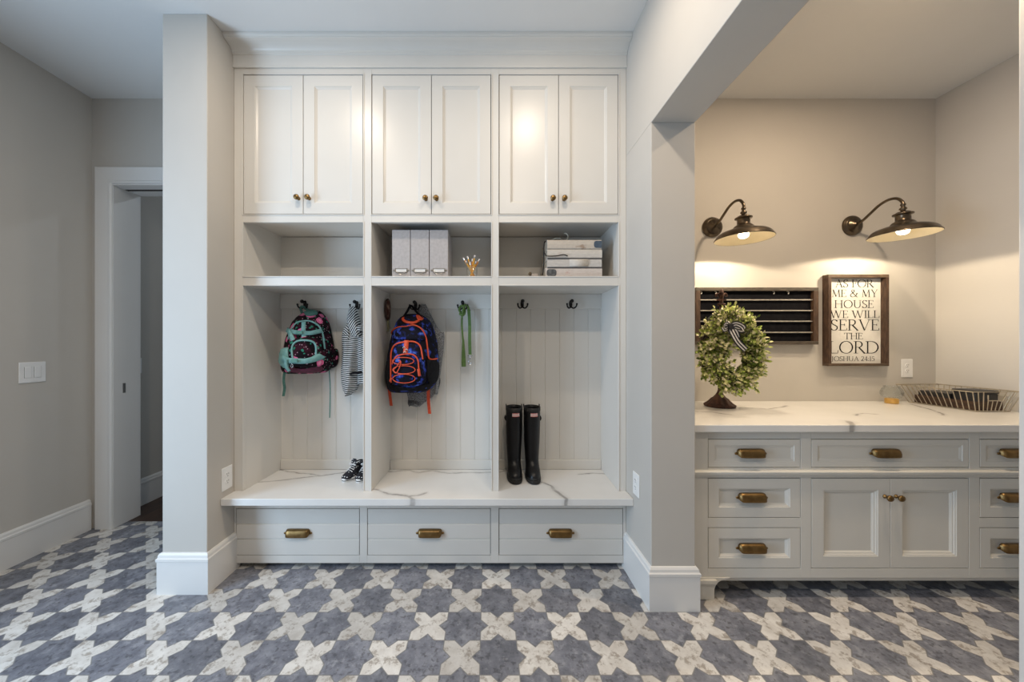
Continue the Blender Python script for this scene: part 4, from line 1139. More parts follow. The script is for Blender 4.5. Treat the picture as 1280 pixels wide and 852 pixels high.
BM = [weathered('pinkish_worn_cloth', (0.60, 0.54, 0.50), (0.46, 0.24, 0.20), 1), weathered('grey_torn_board', (0.55, 0.52, 0.49), (0.42, 0.38, 0.34), 2), weathered('cream_worn_cloth', (0.60, 0.56, 0.51), (0.50, 0.44, 0.37), 3), weathered('brown_stained_cloth', (0.56, 0.50, 0.43), (0.22, 0.12, 0.06), 4)]
for k in range(4):
    z0, z1 = PZ(edges[k], YF)+(0.0005 if k else 0), PZ(edges[k+1], YF)
    if k == 0: z0 = Z_CF+0.0002
    x0, x1 = bk_x0-(0.010 if k == 0 else 0.0), bk_x1-(0.002*(k % 2))
    t = thing('book', BL[k], 'book', ((x0+x1)/2, YF, z0), 'worn books tied into a stack')
    dep = 0.205; c = 0.0035
    bm = B(); pr = [(YF+dep, z0), (YF+0.006, z0), (YF-0.001, z0+0.006), (YF-0.003, (z0+z1)/2), (YF-0.001, z1-0.006), (YF+0.006, z1), (YF+dep, z1), (YF+dep, z1-c), (YF+0.010, z1-c), (YF+0.004, z1-c-.006), (YF+0.003, (z0+z1)/2), (YF+0.004, z0+c+.006), (YF+0.010, z0+c), (YF+dep, z0+c)]
    loft(bm, [[(x0, y, z) for y, z in pr], [(x1, y, z) for y, z in pr]])
    obj('cover', bm, BM[k], t)
    obj('page_block', bx(x0+.004, x1-.004, YF+.0045, YF+dep-.004, z0+c+.0002, z1-c-.0002), page_m, t)
    if k in (0, 3):
        a, b2 = (x0+0.006, x0+0.066) if k == 0 else (x1-0.048, x1-0.0005)
        zc, hh = (z0+z1)/2, (z1-z0)*0.36; rr = hh*0.8; ring = []
        for (sx, sz, a0) in ((b2-(rr if k == 0 else .001), zc+hh-rr, 0), (a+rr, zc+hh-rr, 1), (a+rr, zc-hh+rr, 2), (b2-(rr if k == 0 else .001), zc-hh+rr, 3)):
            r_ = rr if (k == 0 or a0 in (1, 2)) else 0.001
            for q in range(6):
                an = PI/2*(a0+q/5); ring.append((sx+r_*math.cos(an), sz+(rr if r_ > .001 else rr)*math.sin(an)))
        bm = B(); loft(bm, [[(x, YF-.0036, z) for x, z in ring], [(x, YF+.003, z) for x, z in ring]])
        obj('spine_label', bm, inkblk_m if k == 0 else inkblue_m, t)
    if k == 1:
        a, b2 = PX(712, YF), PX(735, YF)
        bm = B(); rings = []
        for q in range(9):
            u = q/8; zz = z0+.006+(z1-z0-.010)*u
            rings.append([(a, YF-.004-.004*math.sin(PI*u), zz), (b2, YF-.004-.006*math.sin(PI*u), zz+.001), (b2, YF-.001, zz+.001), (a, YF-.001, zz)])
        loft(bm, rings); obj('torn_spine_flap', bm, BM[2], t, smooth=True)
        bm = B()
        for xq in (730.5, 732.5, 734): box(bm, PX(xq, YF)-.0012, PX(xq, YF)+.0012, YF-.0095, YF-.004, z0+.012, z1-.008)
        obj('spine_bands', bm, page_m, t)
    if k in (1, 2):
        obj('cover_shadow_line', bx(x0+.002, x1-.001, YF-.0026, YF+.002, z0-.0002, z0+.0022), pmat('painted_cover_shadow', (0.06, 0.05, 0.045), None, 40, 0.8), t)  # dark strip painted as the shadow between two covers
cordm = pmat('black_leather_cord', (0.012, 0.010, 0.009), (0.02, 0.018, 0.015), 60, 0.6); twm = pmat('jute_twine', (0.42, 0.39, 0.31), (0.52, 0.48, 0.40), 80, 0.9)
zt_ = PZ(299.4, YF)
t = thing('book_tie', 'black cord and pale twine bow tied round the worn book stack', 'cord', (bk_x0, YF, zt_))
bm = B()
xL = bk_x0-0.004
tube(bm, [(bk_x0+.02, YF+.07, zt_+.004), (xL-.002, YF+.05, zt_+.002), (xL-.009, YF+.045, zt_-.035), (xL-.009, YF+.05, zt_-.07), (xL-.007, YF+.06, zt_-.13), (xL-.012, YF+.07, Z_CF+.03)], 0.0036, 8, k=6)
tube(bm, [(xL-.010, YF+.043, zt_-.045), (xL-.007, YF+.010, zt_-.085), (xL+.003, YF-.012, zt_-.102), (bk_x0+.05, YF-.010, zt_-.101), (bk_x0+.095, YF-.012, zt_-.094), (bk_x0+.122, YF-.009, zt_-.101)], 0.0034, 8, k=6)
obj('cord', bm, cordm, t, smooth=True)
bm = B(); q = P(706, 299.5, 2.16)
tube(bm, [(q.x-.004, q.y, zt_+.003), (q.x+.012, q.y-.01, zt_+.020), (q.x+.018, q.y-.01, zt_+.045), (q.x+.006, q.y-.005, zt_+.060), (q.x-.006, q.y, zt_+.058)], 0.0038, 8, k=6)
tube(bm, [(q.x-.004, q.y, zt_+.003), (q.x-.03, q.y, zt_+.030), (q.x-.065, q.y+.01, zt_+.030), (q.x-.085, q.y+.01, zt_+.012), (q.x-.05, q.y, zt_+.006), (q.x-.004, q.y, zt_+.003), (q.x+.02, q.y-.02, zt_+.004), (q.x+.05, q.y-.05, zt_+.003)], 0.0042, 8, k=6)
obj('twine_bow', bm, twm, t, smooth=True)
# little trinket beside the books
q = P(667, 344, 2.14)
t = thing('trinket', 'tiny pale block trinket with a dark knob beside the tied books', 'trinket', (q.x, 2.14, Z_CF))
obj('block', bx(q.x-.014, q.x+.026, 2.125, 2.16, Z_CF+.0003, Z_CF+.034), pmat('pale_clay', (0.40, 0.35, 0.31), None, 40, 0.8), t, bevel=0.004)
bm = B(); lathe(bm, [(0.0, 0.0), (.007, 0.0), (.005, .012), (.0045, .022), (.010, .030), (.0105, .038), (.006, .044), (0, .045)], (q.x-.022, 2.138, Z_CF+.0003), 16)
obj('knob', bm, pmat('dark_olive_wood', (0.09, 0.065, 0.035), None, 40, 0.6), t, smooth=True)

# ------------------------------------------------------------------ wall lamps
shade_in = pmat('cream_enamel', (0.78, 0.68, 0.48), (0.82, 0.72, 0.52), 20, 0.4)
def emit_mat(name, col, st):
    m, nt, N, L, b = newmat(name)
    b.inputs['Base Color'].default_value = (0.9, 0.85, 0.75, 1)
    tc = N.new('ShaderNodeTexCoord'); n = NOISE(N, L, tc.outputs['Object'], 20, 1)
    L.new(RAMP(N, L, n, [(0.3, tuple(c*0.97 for c in col)), (0.7, col)]), b.inputs['Emission Color'])
    b.inputs['Emission Strength'].default_value = st
    return m
bulb_m = emit_mat('glowing_bulb', (1.0, 0.80, 0.52), LAMP)
def sconce(label, px, rim, pz):
    t = thing('wall_lamp', label, 'lamp', (px, YB, pz), 'bronze gooseneck lamps over the alcove counter')
    bm = B(); lathe(bm, [(0.0, 0.0), (0.070, 0.0), (0.072, -0.006), (0.069, -0.014), (0.062, -0.017), (0.061, -0.022), (0.054, -0.026), (0.044, -0.028), (0.042, -0.034), (0.018, -0.036), (0.016, -0.044), (0.0, -0.045)], (px, YB, pz), 36, 'y')
    obj('wall_plate', bm, bronze_m, t, smooth=True, bevel=0)
    ay = YB-0.308; zt = rim+0.150
    bm = B()
    tube(bm, [(px, YB-0.040, pz), (px, YB-0.075, pz+0.012), (px, YB-0.125, pz+0.045), (px, YB-0.180, pz+0.080), (px, YB-0.235, pz+0.092), (px, YB-0.280, pz+0.078), (px, ay, pz+0.040), (px, ay, zt+0.022)], 0.0085, 12, k=6)
    obj('gooseneck_arm', bm, bronze_m, t, smooth=True)
    bm = B(); lathe(bm, [(0.0, 0.052), (0.008, 0.051), (0.013, 0.044), (0.013, 0.038), (0.009, 0.034), (0.010, 0.026), (0.017, 0.020), (0.018, 0.013), (0.012, 0.007), (0.011, -0.004), (0.0, -0.004)], (px, ay, zt), 24)
    obj('swivel_joint', bm, bronze_m, t, smooth=True)
    bm = B(); lathe(bm, [(0.156, -0.002), (0.1585, 0.0), (0.1575, 0.005), (0.152, 0.010), (0.147, 0.021), (0.136, 0.034), (0.118, 0.045), (0.098, 0.052), (0.078, 0.057), (0.064, 0.061), (0.058, 0.067), (0.053, 0.077), (0.043, 0.086), (0.036, 0.090), (0.0345, 0.096), (0.0335, 0.122), (0.036, 0.125), (0.046, 0.128), (0.047, 0.134), (0.036, 0.138), (0.030, 0.145), (0.012, 0.149), (0.0, 0.149)], (px, ay, rim), 56)
    sd = obj('shade', bm, bronze_m, t, smooth=True)
    bm = B(); lathe(bm, [(0.1565, -0.001), (0.150, 0.008), (0.144, 0.019), (0.133, 0.031), (0.115, 0.042), (0.095, 0.049), (0.060, 0.056), (0.030, 0.062), (0.0, 0.064)], (px, ay, rim), 56)
    obj('shade_lining', bm, shade_in, sd, smooth=True)
    bm = B(); lathe(bm, [(0.0, 0.062), (0.014, 0.062), (0.014, 0.048), (0.020, 0.042), (0.028, 0.032), (0.030, 0.022), (0.026, 0.009), (0.016, 0.001), (0.0, -0.002)], (px, ay, rim+0.004), 24)
    obj('bulb', bm, bulb_m, t, smooth=True)
    d = bpy.data.lights.new('lamp_beam', 'SPOT'); d.energy = BEAM; d.color = (1.0, 0.82, 0.58); d.spot_size = math.radians(161); d.spot_blend = 0.12; d.shadow_soft_size = 0.012
    o = bpy.data.objects.new('lamp_beam', d); COL.objects.link(o); o.location = (px, ay, rim-0.006)
    return t
sconce('bronze gooseneck wall lamp above the wreath', PX(892, YB-0.02), 1.988, PZ(283, YB-0.02))
sconce('bronze gooseneck wall lamp above the lettered sign', PX(1068, YB-0.02), 2.012, PZ(281, YB-0.02))

# ------------------------------------------------------------------ black ledge board
felt_m = pmat('black_board', (0.004, 0.004, 0.006), (0.008, 0.008, 0.010), 40, 0.9, spec=0.1)
rail_m = pmat('brushed_grey_rail', (0.20, 0.185, 0.165), (0.30, 0.28, 0.25), 60, 0.5)
bxL, bxR, bz0, bz1, yf = 1.472, PX(1023.5, 2.438), PZ(430.5, 2.438), PZ(359, 2.438), 2.438
t = thing('ledge_board', 'wide black board with thin grey ledges in a weathered wood frame behind the wreath', 'board', ((bxL+bxR)/2, YB, bz0))
fw = 0.034
obj('frame_rail', bx(bxL, bxR, yf, YB-.0005, bz1-fw*.7, bz1), grey_wood, t, bevel=0.002)
obj('frame_rail', bx(bxL, bxR, yf, YB-.0005, bz0, bz0+fw*.7), grey_wood, t, bevel=0.002)
obj('frame_stile', bx(bxL, bxL+fw, yf, YB-.0005, bz0+fw*.7, bz1-fw*.7), frame_wood, t, bevel=0.002)
obj('frame_stile', bx(bxR-fw, bxR, yf, YB-.0005, bz0+fw*.7, bz1-fw*.7), frame_wood, t, bevel=0.002)
obj('black_panel', bx(bxL+fw, bxR-fw, 2.462, YB-.001, bz0+fw*.7, bz1-fw*.7), felt_m, t)
for y in (374.6, 388, 401.3, 415.2):
    z = PZ(y, 2.45)
    bm = B(); pr = [(2.462, z+.004), (2.449, z+.004), (2.447, z-.002), (2.449, z-.005), (2.462, z-.005)]
    loft(bm, [[(bxL+fw, a, b) for a, b in pr], [(bxR-fw, a, b) for a, b in pr]]); obj('ledge', bm, rail_m, t)
wire_m = pmat('pale_wire', (0.62, 0.60, 0.55), None, 30, 0.4)
for px in (876, 894, 966.5, 984.5):
    q = P(px, 366, 2.458); bm = B()
    tube(bm, [(q.x-.003, 2.461, q.z+.012), (q.x+.004, 2.455, q.z+.010), (q.x+.005, 2.453, q.z-.002), (q.x-.001, 2.452, q.z-.008), (q.x-.004, 2.448, q.z-.002)], 0.0022, 6, k=3)
    obj('wire_hook', bm, wire_m, t, smooth=True)

# ------------------------------------------------------------------ lettered sign
sx0, sx1, sz0, sz1, sy = PX(1035.6, 2.43), PX(1111.6, 2.43), PZ(457.3, 2.43), PZ(342.8, 2.43), 2.43
t = thing('lettered_sign', 'framed white sign with black scripture lettering in a deep brown wood frame', 'sign', ((sx0+sx1)/2, YB, sz0))
fw = 0.022
obj('frame_rail', bx(sx0, sx1, sy, YB-.0005, sz1-fw, sz1), frame_wood_h, t, bevel=0.0015)
obj('frame_rail', bx(sx0, sx1, sy, YB-.0005, sz0, sz0+fw*.8), frame_wood_h, t, bevel=0.0015)
obj('frame_stile', bx(sx0, sx0+fw, sy, YB-.0005, sz0+fw*.8, sz1-fw), frame_wood, t, bevel=0.0015)
obj('frame_stile', bx(sx1-fw, sx1, sy, YB-.0005, sz0+fw*.8, sz1-fw), frame_wood, t, bevel=0.0015)
yp = 2.4645
pan = obj('panel', bx(sx0+fw, sx1-fw, yp, YB-.001, sz0+fw*.8, sz1-fw), pmat('white_painted_board', (0.70, 0.68, 0.63), (0.75, 0.73, 0.68), 30, 0.7), t)
ink = pmat('black_lettering_paint', (0.010, 0.010, 0.010), None, 30, 0.9, spec=0.08)
# roman capitals drawn stroke by stroke: thin hairlines, heavy stems, flat serifs (unit cap height)
TK, TN = 0.098, 0.034
def arcp(cx, cy, rx_, ry_, a0, a1, n=18): return [(cx+rx_*math.cos(math.radians(a0+(a1-a0)*i/n)), cy+ry_*math.sin(math.radians(a0+(a1-a0)*i/n))) for i in range(n+1)]
def vw(pts):     # width by direction: heavy where the stroke runs upright
    out = []
    for i, p in enumerate(pts):
        a, b = pts[max(i-1, 0)], pts[min(i+1, len(pts)-1)]
        dx, dy = b[0]-a[0], b[1]-a[1]; l = math.hypot(dx, dy) or 1
        out.append(TN+(TK-TN)*abs(dy/l)**1.5)
    return out
def serif(x, y, w_=0.22): return ([(x-w_/2, y), (x+w_/2, y)], 0.028)
def stem(x): return [([(x, 0.0), (x, 1.0)], TK), serif(x, 0.02, .28), serif(x, 0.98, .28)]
GL = {
 'A': (0.86, [([(0.12, 0), (0.43, 1.0)], TN), ([(0.40, 1.0), (0.75, 0)], TK), ([(0.22, 0.34), (0.64, 0.34)], TN), serif(.11, .02), serif(.75, .02, .26)]),
 'S': (0.58, [(p_, vw(p_)) for p_ in [arcp(.29, .745, .20, .235, 25, 180, 14)+arcp(.29, .27, .23, .25, 130, 90, 1)[:0]+[(.12, .64), (.22, .55), (.36, .46), (.47, .37)]+arcp(.27, .26, .22, .24, 10, -160, 16)]]+[([(.475, .80), (.485, .98)], TN), ([(.06, .03), (.05, .24)], TN)]),
 'F': (0.60, stem(.14)+[([(.14, .975), (.55, .975)], TN), ([(.55, .99), (.55, .80)], TN), ([(.14, .52), (.42, .52)], TN), ([(.42, .61), (.42, .43)], TN)]),
 'E': (0.64, stem(.14)+[([(.14, .975), (.55, .975)], TN), ([(.55, .99), (.55, .80)], TN), ([(.14, .52), (.43, .52)], TN), ([(.43, .61), (.43, .43)], TN), ([(.14, .025), (.58, .025)], TN), ([(.58, .01), (.59, .22)], TN)]),
 'O': (0.98, [(arcp(.49, .5, .41, .49, 0, 360, 40), vw(arcp(.49, .5, .41, .49, 0, 360, 40)))]),
 'R': (0.78, stem(.14)+[([(.14, .975), (.34, .975)], TN), (arcp(.34, .74, .21, .235, 90, -90, 16), vw(arcp(.34, .74, .21, .235, 90, -90, 16))), ([(.14, .505), (.36, .505)], TN), ([(.34, .50), (.73, .0)], TK), serif(.72, .02, .16)]),
 'M': (1.06, [([(.16, 0), (.22, 1.0)], TN), ([(.22, 1.0), (.53, .05)], TK), ([(.53, .05), (.84, 1.0)], TN), ([(.84, 1.0), (.90, 0)], TK), serif(.15, .02), serif(.90, .02, .28), serif(.18, .98, .16), serif(.88, .98, .16)]),
 'Y': (0.80, [([(.10, 1.0), (.40, .45)], TK), ([(.70, 1.0), (.42, .45)], TN), ([(.40, .48), (.40, 0)], TK), serif(.40, .02, .28), serif(.10, .98, .24), serif(.70, .98, .2)]),
 'H': (0.92, stem(.15)+stem(.75)+[([(.15, .51), (.75, .51)], TN)]),
 'U': (0.90, [([(.16, 1.0), (.16, .36)]+arcp(.44, .34, .28, .32, 180, 360, 18)+[(.72, 1.0)], [TK, TK]+vw(arcp(.44, .34, .28, .32, 180, 360, 18))+[TN]), serif(.16, .98, .28), serif(.72, .98, .24)]),
 'W': (1.26, [([(.10, 1.0), (.38, .0)], TK), ([(.38, .0), (.63, 1.0)], TN), ([(.60, 1.0), (.88, .0)], TK), ([(.88, .0), (1.14, 1.0)], TN), serif(.10, .98, .26), serif(1.14, .98, .2), serif(.60, .98, .2)]),
 'I': (0.36, stem(.18)),
 'L': (0.64, stem(.14)+[([(.14, .025), (.58, .025)], TN), ([(.58, .01), (.60, .26)], TN)]),
 'V': (0.86, [([(.10, 1.0), (.43, 0)], TK), ([(.43, 0), (.76, 1.0)], TN), serif(.10, .98, .26), serif(.76, .98, .2)]),
 'T': (0.76, [([(.38, 0), (.38, 1.0)], TK), serif(.38, .02, .28), ([(.05, .975), (.71, .975)], TN), ([(.05, .99), (.04, .78)], TN), ([(.71, .99), (.72, .78)], TN)]),
 'D': (0.92, stem(.14)+[([(.14, .975), (.38, .975)], TN), ([(.14, .025), (.38, .025)], TN), (arcp(.38, .5, .43, .475, 90, -90, 26), vw(arcp(.38, .5, .43, .475, 90, -90, 26)))]),
 'J': (0.40, [([(.22, 1.0), (.22, .10)]+arcp(.06, .08, .16, .24, 0, -80, 8), [TK, TK]+[TK*.7]*9), serif(.22, .98, .28)]),
 '&': (0.96, [(p_, vw(p_)) for p_ in [[(.84, .50), (.74, .26), (.58, .08), (.34, .01), (.14, .10), (.09, .27), (.20, .44), (.40, .58), (.52, .74), (.50, .91), (.38, .985), (.26, .92), (.24, .76), (.36, .56), (.60, .26), (.78, .05), (.90, .01)]]]+[serif(.84, .51, .2)]),
 '2': (0.56, [(p_, vw(p_)) for p_ in [arcp(.27, .74, .20, .25, 165, -15, 16)+[(.36, .45), (.20, .22), (.07, .05)]]]+[([(.06, .045), (.50, .045)], .09)]),
 '4': (0.58, [([(.40, 0), (.40, 1.0)], TK), ([(.40, 1.0), (.04, .30)], TN), ([(.03, .29), (.55, .29)], TN)]),
 '1': (0.40, [([(.21, 0), (.21, 1.0)], TK), ([(.21, .99), (.07, .86)], TN), serif(.21, .02, .26)]),
 '5': (0.54, [([(.14, .97), (.46, .97)], .08), ([(.14, .98), (.11, .56)], TN)]+[(p_, vw(p_)) for p_ in [[(.11, .56)]+arcp(.24, .31, .22, .29, 115, -140, 18)]]),
 ':': (0.24, [([(.12, .05), (.12, .17)], .12), ([(.12, .50), (.12, .62)], .12)]),
 ' ': (0.34, []),
}
def letter_line(s_, x0, x1, z0, z1, name):
    adv = sum(GL[c][0] for c in s_); hs = (x1-x0)/adv; vs_ = z1-z0
    bm = B(); cx = x0
    for c in s_:
        a, strokes = GL[c]
        for pts, wd in strokes:
            n = len(pts); ws = wd if isinstance(wd, list) else [wd]*n
            P2 = [Vector((cx+p[0]*hs, z0+p[1]*vs_)) for p in pts]
            cyc = (P2[0]-P2[-1]).length < 1e-6
            rings = []
            for i, p in enumerate(P2):
                pa = P2[i-1] if i > 0 else (P2[-2] if cyc else P2[0]); pb = P2[i+1] if i < n-1 else (P2[1] if cyc else P2[-1])
                d = (pb-pa); d.normalize(); nn = Vector((-d.y, d.x))*ws[i]*vs_*0.5
                l, r = p+nn, p-nn
                rings.append([(l.x, yp-.0012, l.y), (r.x, yp-.0012, r.y), (r.x, yp+.0003, r.y), (l.x, yp+.0003, l.y)])
            loft(bm, rings)
        cx += a*hs
    obj('lettering', bm, ink, pan)
def zxl(z): return 1025+z*0.15249
def zyl(z): return 335+z*0.15258
for s_, a, b_, y0, y1 in (('AS FOR', 122, 440, 93, 158), ('ME & MY', 92, 474, 175, 237), ('HOUSE', 116, 441, 262, 326), ('WE WILL', 82, 488, 346, 408), ('SERVE', 84, 488, 420, 510), ('THE', 196, 352, 530, 582), ('LORD', 72, 488, 598, 698), ('JOSHUA 24:15', 92, 448, 722, 760)):
    letter_line(s_, PX(zxl(a), yp), PX(zxl(b_), yp), PZ(zyl(y1), yp), PZ(zyl(y0), yp), s_)

# ------------------------------------------------------------------ wreath on its stand
rust_m = pmat('rusty_brown_iron', (0.030, 0.012, 0.009), (0.085, 0.035, 0.022), 45, 0.5, metal=0.5, bump=0.4)
wx, wy = PX(899.5, 2.27), 2.27
cz = 0.9145
t = thing('wreath_stand', 'dark iron stand with a fleur-de-lis top holding the green wreath', 'stand', (wx, wy, cz))
bm = B(); n = 40
prof = [(0.0, 0.0), (0.087, 0.0), (0.090, 0.006), (0.086, 0.014), (0.070, 0.026), (0.056, 0.040), (0.048, 0.052), (0.034, 0.062), (0.022, 0.078), (0.014, 0.096), (0.011, 0.112)]
rings = []
for r, h_ in prof:
    rings.append([(wx+r*(1+0.06*math.sin(8*2*PI*i/n)*(1 if 0.01 < h_ < .08 else 0))*math.cos(2*PI*i/n), wy+r*(1+0.06*math.sin(8*2*PI*i/n)*(1 if 0.01 < h_ < .08 else 0))*math.sin(2*PI*i/n), cz+h_) for i in range(n)])
loft(bm, rings); obj('base', bm, rust_m, t, smooth=True)
ztop = PZ(361, 2.27)
bm = B(); tube(bm, [(wx, wy, cz+0.10), (wx+.006, wy, cz+0.4), (wx+0.012, wy, ztop-0.10)], 0.0105, 12)
obj('pole', bm, rust_m, t, smooth=True)
fx = wx+0.012
bm = B()
def seq(pts, r): tube(bm, pts, r, 10, k=5)
tube(bm, [(fx, wy, ztop-.075), (fx, wy, ztop-.05), (fx, wy, ztop-.025), (fx, wy, ztop-.008), (fx, wy, ztop+.004)], [.006, .013, .015, .009, .001], 12)
for q in (-1, 1):
    seq([(fx+q*.004, wy, ztop-.075), (fx+q*.010, wy, ztop-.05), (fx+q*.024, wy, ztop-.032), (fx+q*.034, wy, ztop-.040), (fx+q*.031, wy, ztop-.052)], 0.0065)
box(bm, fx-.026, fx+.026, wy-.009, wy+.009, ztop-.078, ztop-.068)
lathe(bm, [(0, -.004), (.022, -.004), (.024, .002), (.022, .008), (0, .008)], (fx, wy, ztop-.105), 20)
tube(bm, [(fx, wy, ztop-.105), (fx, wy, ztop-.07)], .011, 10)
obj('fleur_finial', bm, rust_m, t, smooth=False, bevel=0.0015)
bm = B(); tube(bm, [(fx, wy-.008, ztop-.150), (fx+.004, wy-.030, ztop-.156), (fx+.004, wy-.040, ztop-.146)], 0.005, 8, k=4)
obj('hanging_peg', bm, rust_m, t, smooth=True)

def leaf_material():
    m, nt, N, L, b = newmat('variegated_pale_green_leaves')
    g_ = N.new('ShaderNodeNewGeometry')
    c = RAMP(N, L, g_.outputs['Random Per Island'], [(0.0, (0.03, 0.06, 0.01)), (0.12, (0.15, 0.22, 0.03)), (0.34, (0.34, 0.43, 0.08)), (0.58, (0.58, 0.60, 0.22)), (0.8, (0.72, 0.67, 0.40)), (1.0, (0.78, 0.71, 0.54))])
    L.new(c, b.inputs['Base Color']); b.inputs['Roughness'].default_value = 0.6
    return m
leaf_m = leaf_material()
WYC = 2.185
ZWR = WYC
wc = Vector((PX(907.5, ZWR), WYC, PZ(435, ZWR)))
hole = Vector((PX(914, ZWR), WYC, PZ(447, ZWR)))
WRX, WRZ = 35.5/F*ZWR, 49/F*ZWR       # outer half sizes
t = thing('wreath', 'round green leafy wreath with a black striped bow hanging on the iron stand', 'wreath', wc)
rnd = random.Random(11)
bm = B()
def ring_at(a):
    """middle line of the wreath: between the small hole and the outer edge"""
    o = Vector((wc.x+WRX*math.cos(a), WYC, wc.z+WRZ*math.sin(a))); i_ = Vector((hole.x+.062*math.cos(a), WYC, hole.z+.075*math.sin(a)))
    return i_, o
tw = B()
for k in range(7):
    f = 0.25+0.1*k; pts = []
    for q in range(40):
        i_, o = ring_at(2*PI*q/40); p = i_.lerp(o, f-0.08*math.sin(q*1.3+k)); p.y += 0.012*math.cos(q*0.9+k*2); pts.append(p)
    tube(tw, pts, 0.007, 6, True)
def leaf(bm, c, d, nrm, L_, W_):
    d = d.normalized(); s_ = d.cross(nrm); s_ = s_.normalized() if s_.length > 1e-6 else Vector((1, 0, 0)); nn = s_.cross(d)
    v = [c, c+d*L_*.35+s_*W_*.5+nn*.12*L_, c+d*L_*.72+s_*W_*.36+nn*.10*L_, c+d*L_+nn*.02*L_, c+d*L_*.72-s_*W_*.36+nn*.10*L_, c+d*L_*.35-s_*W_*.5+nn*.12*L_, c+d*L_*.5]
    v = [bm.verts.new(p) for p in v]
    bm.faces.new((v[0], v[1], v[2], v[6])); bm.faces.new((v[6], v[2], v[3])); bm.faces.new((v[6], v[3], v[4])); bm.faces.new((v[0], v[6], v[4], v[5]))
for k in range(760):
    a = rnd.uniform(0, 2*PI); f = rnd.uniform(0.08, 0.86)**0.85
    i_, o = ring_at(a); p = i_.lerp(o, f)
    bulge = 0.072*math.sqrt(max(0, 1-(2*f-1)**2))
    p = p+Vector((0, -bulge*rnd.uniform(0.1, 1.1)+0.02*rnd.random(), 0))
    rad = Vector((math.cos(a), 0, math.sin(a)*1.2)); tang = Vector((-math.sin(a), 0, math.cos(a)))
    d = (rad*(0.25+1.0*(f-0.3))+tang*rnd.uniform(0.2, 1.0)+Vector((rnd.gauss(0, .45), -rnd.uniform(0.1, 1.0), rnd.gauss(0, .45)))).normalized()
    Ls = rnd.uniform(0.030, 0.062)*(1.15 if f > .75 else 1)
    e = p+d*Ls
    tube(tw, [p, e], 0.0014, 4)
    nl = rnd.randint(6, 10)
    for q in range(nl):
        u = 0.2+0.8*q/(nl-1); b0 = p.lerp(e, u)
        az = rnd.uniform(0, 2*PI); sd = d.orthogonal().normalized(); sd = Matrix.Rotation(az+q*2.4, 3, d) @ sd
        ld = (d*0.7+sd*1.0).normalized() if q < nl-1 else d
        leaf(bm, b0, ld, (d+sd*.2+Vector((0, -.5, .3))), rnd.uniform(0.019, 0.030), rnd.uniform(0.013, 0.019))
# one trailing sprig at the lower right
pts = smoothpath([P(938, 470, WYC-.05), P(943, 482, WYC-.07), P(947, 490, WYC-.07)], 5); tube(tw, pts, 0.0016, 5)
for q, p in enumerate(pts):
    for s_ in (-1, 1): leaf(bm, p, Vector((s_*.8, -.3, -.5)), Vector((0, -1, .3)), 0.017, 0.010)
fo = obj('foliage', bm, leaf_m, t); fo['kind'] = 'stuff'
obj('twig_ring', tw, pmat('dark_twig', (0.030, 0.022, 0.014), (0.075, 0.055, 0.035), 50, 0.8), t)
rib_b = pmat('black_satin_ribbon', (0.010, 0.010, 0.014), (0.02, 0.02, 0.026), 30, 0.4); rib_w = pmat('white_satin_ribbon', (0.72, 0.70, 0.68), None, 30, 0.4)
def ribbon3(pts, wd, side, name, parent):
    bm = B(); c = smoothpath(pts, 6); nst = 5
    edges_ = []
    for i, p in enumerate(c):
        d = (c[min(i+1, len(c)-1)]-c[max(i-1, 0)]).normalized(); s_ = (side-d*side.dot(d)).normalized()
        nn = d.cross(s_)
        edges_.append([(p+s_*wd*(q/nst-.5), nn) for q in range(nst+1)])
    for q in range(nst):
        rings = []
        for e in edges_:
            (a, nn), (b, _) = e[q], e[q+1]
            rings.append([a, b, b+nn*.0012, a+nn*.0012])
        loft(bm, rings, mi=(1 if q % 2 else 0))
    return obj(name, bm, [rib_b, rib_w], parent)
YBW = WYC-0.105
bow = obj('bow_knot', bx(*(lambda q: (q.x-.016, q.x+.016, YBW-.022, YBW+.004, q.z-.018, q.z+.018))(P(911, 408, YBW))), [rib_b], t, bevel=0.006)
bow['label'] = 'black and white striped ribbon bow'
kp = P(912, 408, YBW)
SD = Vector((0.45, -0.2, 0.85))
ribbon3([kp, P(920, 404.5, YBW-.02), P(928, 408, YBW-.03), P(929, 412.5, YBW-.02), P(921, 411, YBW-.012), kp], 0.034, Vector((0.1, -0.35, 1)), 'bow_loop', bow)
ribbon3([kp, P(908, 405, YBW-.02), P(905, 408, YBW-.028), P(906, 412, YBW-.02), kp], 0.032, Vector((-0.1, -0.35, 1)), 'bow_loop', bow)
ribbon3([kp, P(917, 418, YBW-.018), P(923, 428, YBW-.020), P(932, 437, YBW-.012)], 0.036, Vector((0.8, -0.2, 0.5)), 'ribbon_tail', bow)
ribbon3([kp, P(919, 414, YBW-.008), P(922, 422, YBW-.008)], 0.034, Vector((0.9, -0.2, 0.3)), 'ribbon_tail', bow)
ribbon3([P(884.5, 399, WYC-.03), P(893, 392.5, WYC-.02), P(904, 386.8, WYC+.03), P(907.5, 386.6, WYC+.035)], 0.026, Vector((-0.35, -0.5, 0.9)), 'hanging_ribbon', t)
ribbon3([P(907, 387.5, WYC+.03), P(908, 396, WYC-.01), P(910, 403, YBW+.01)], 0.024, Vector((1, -0.1, 0)), 'hanging_ribbon', t)

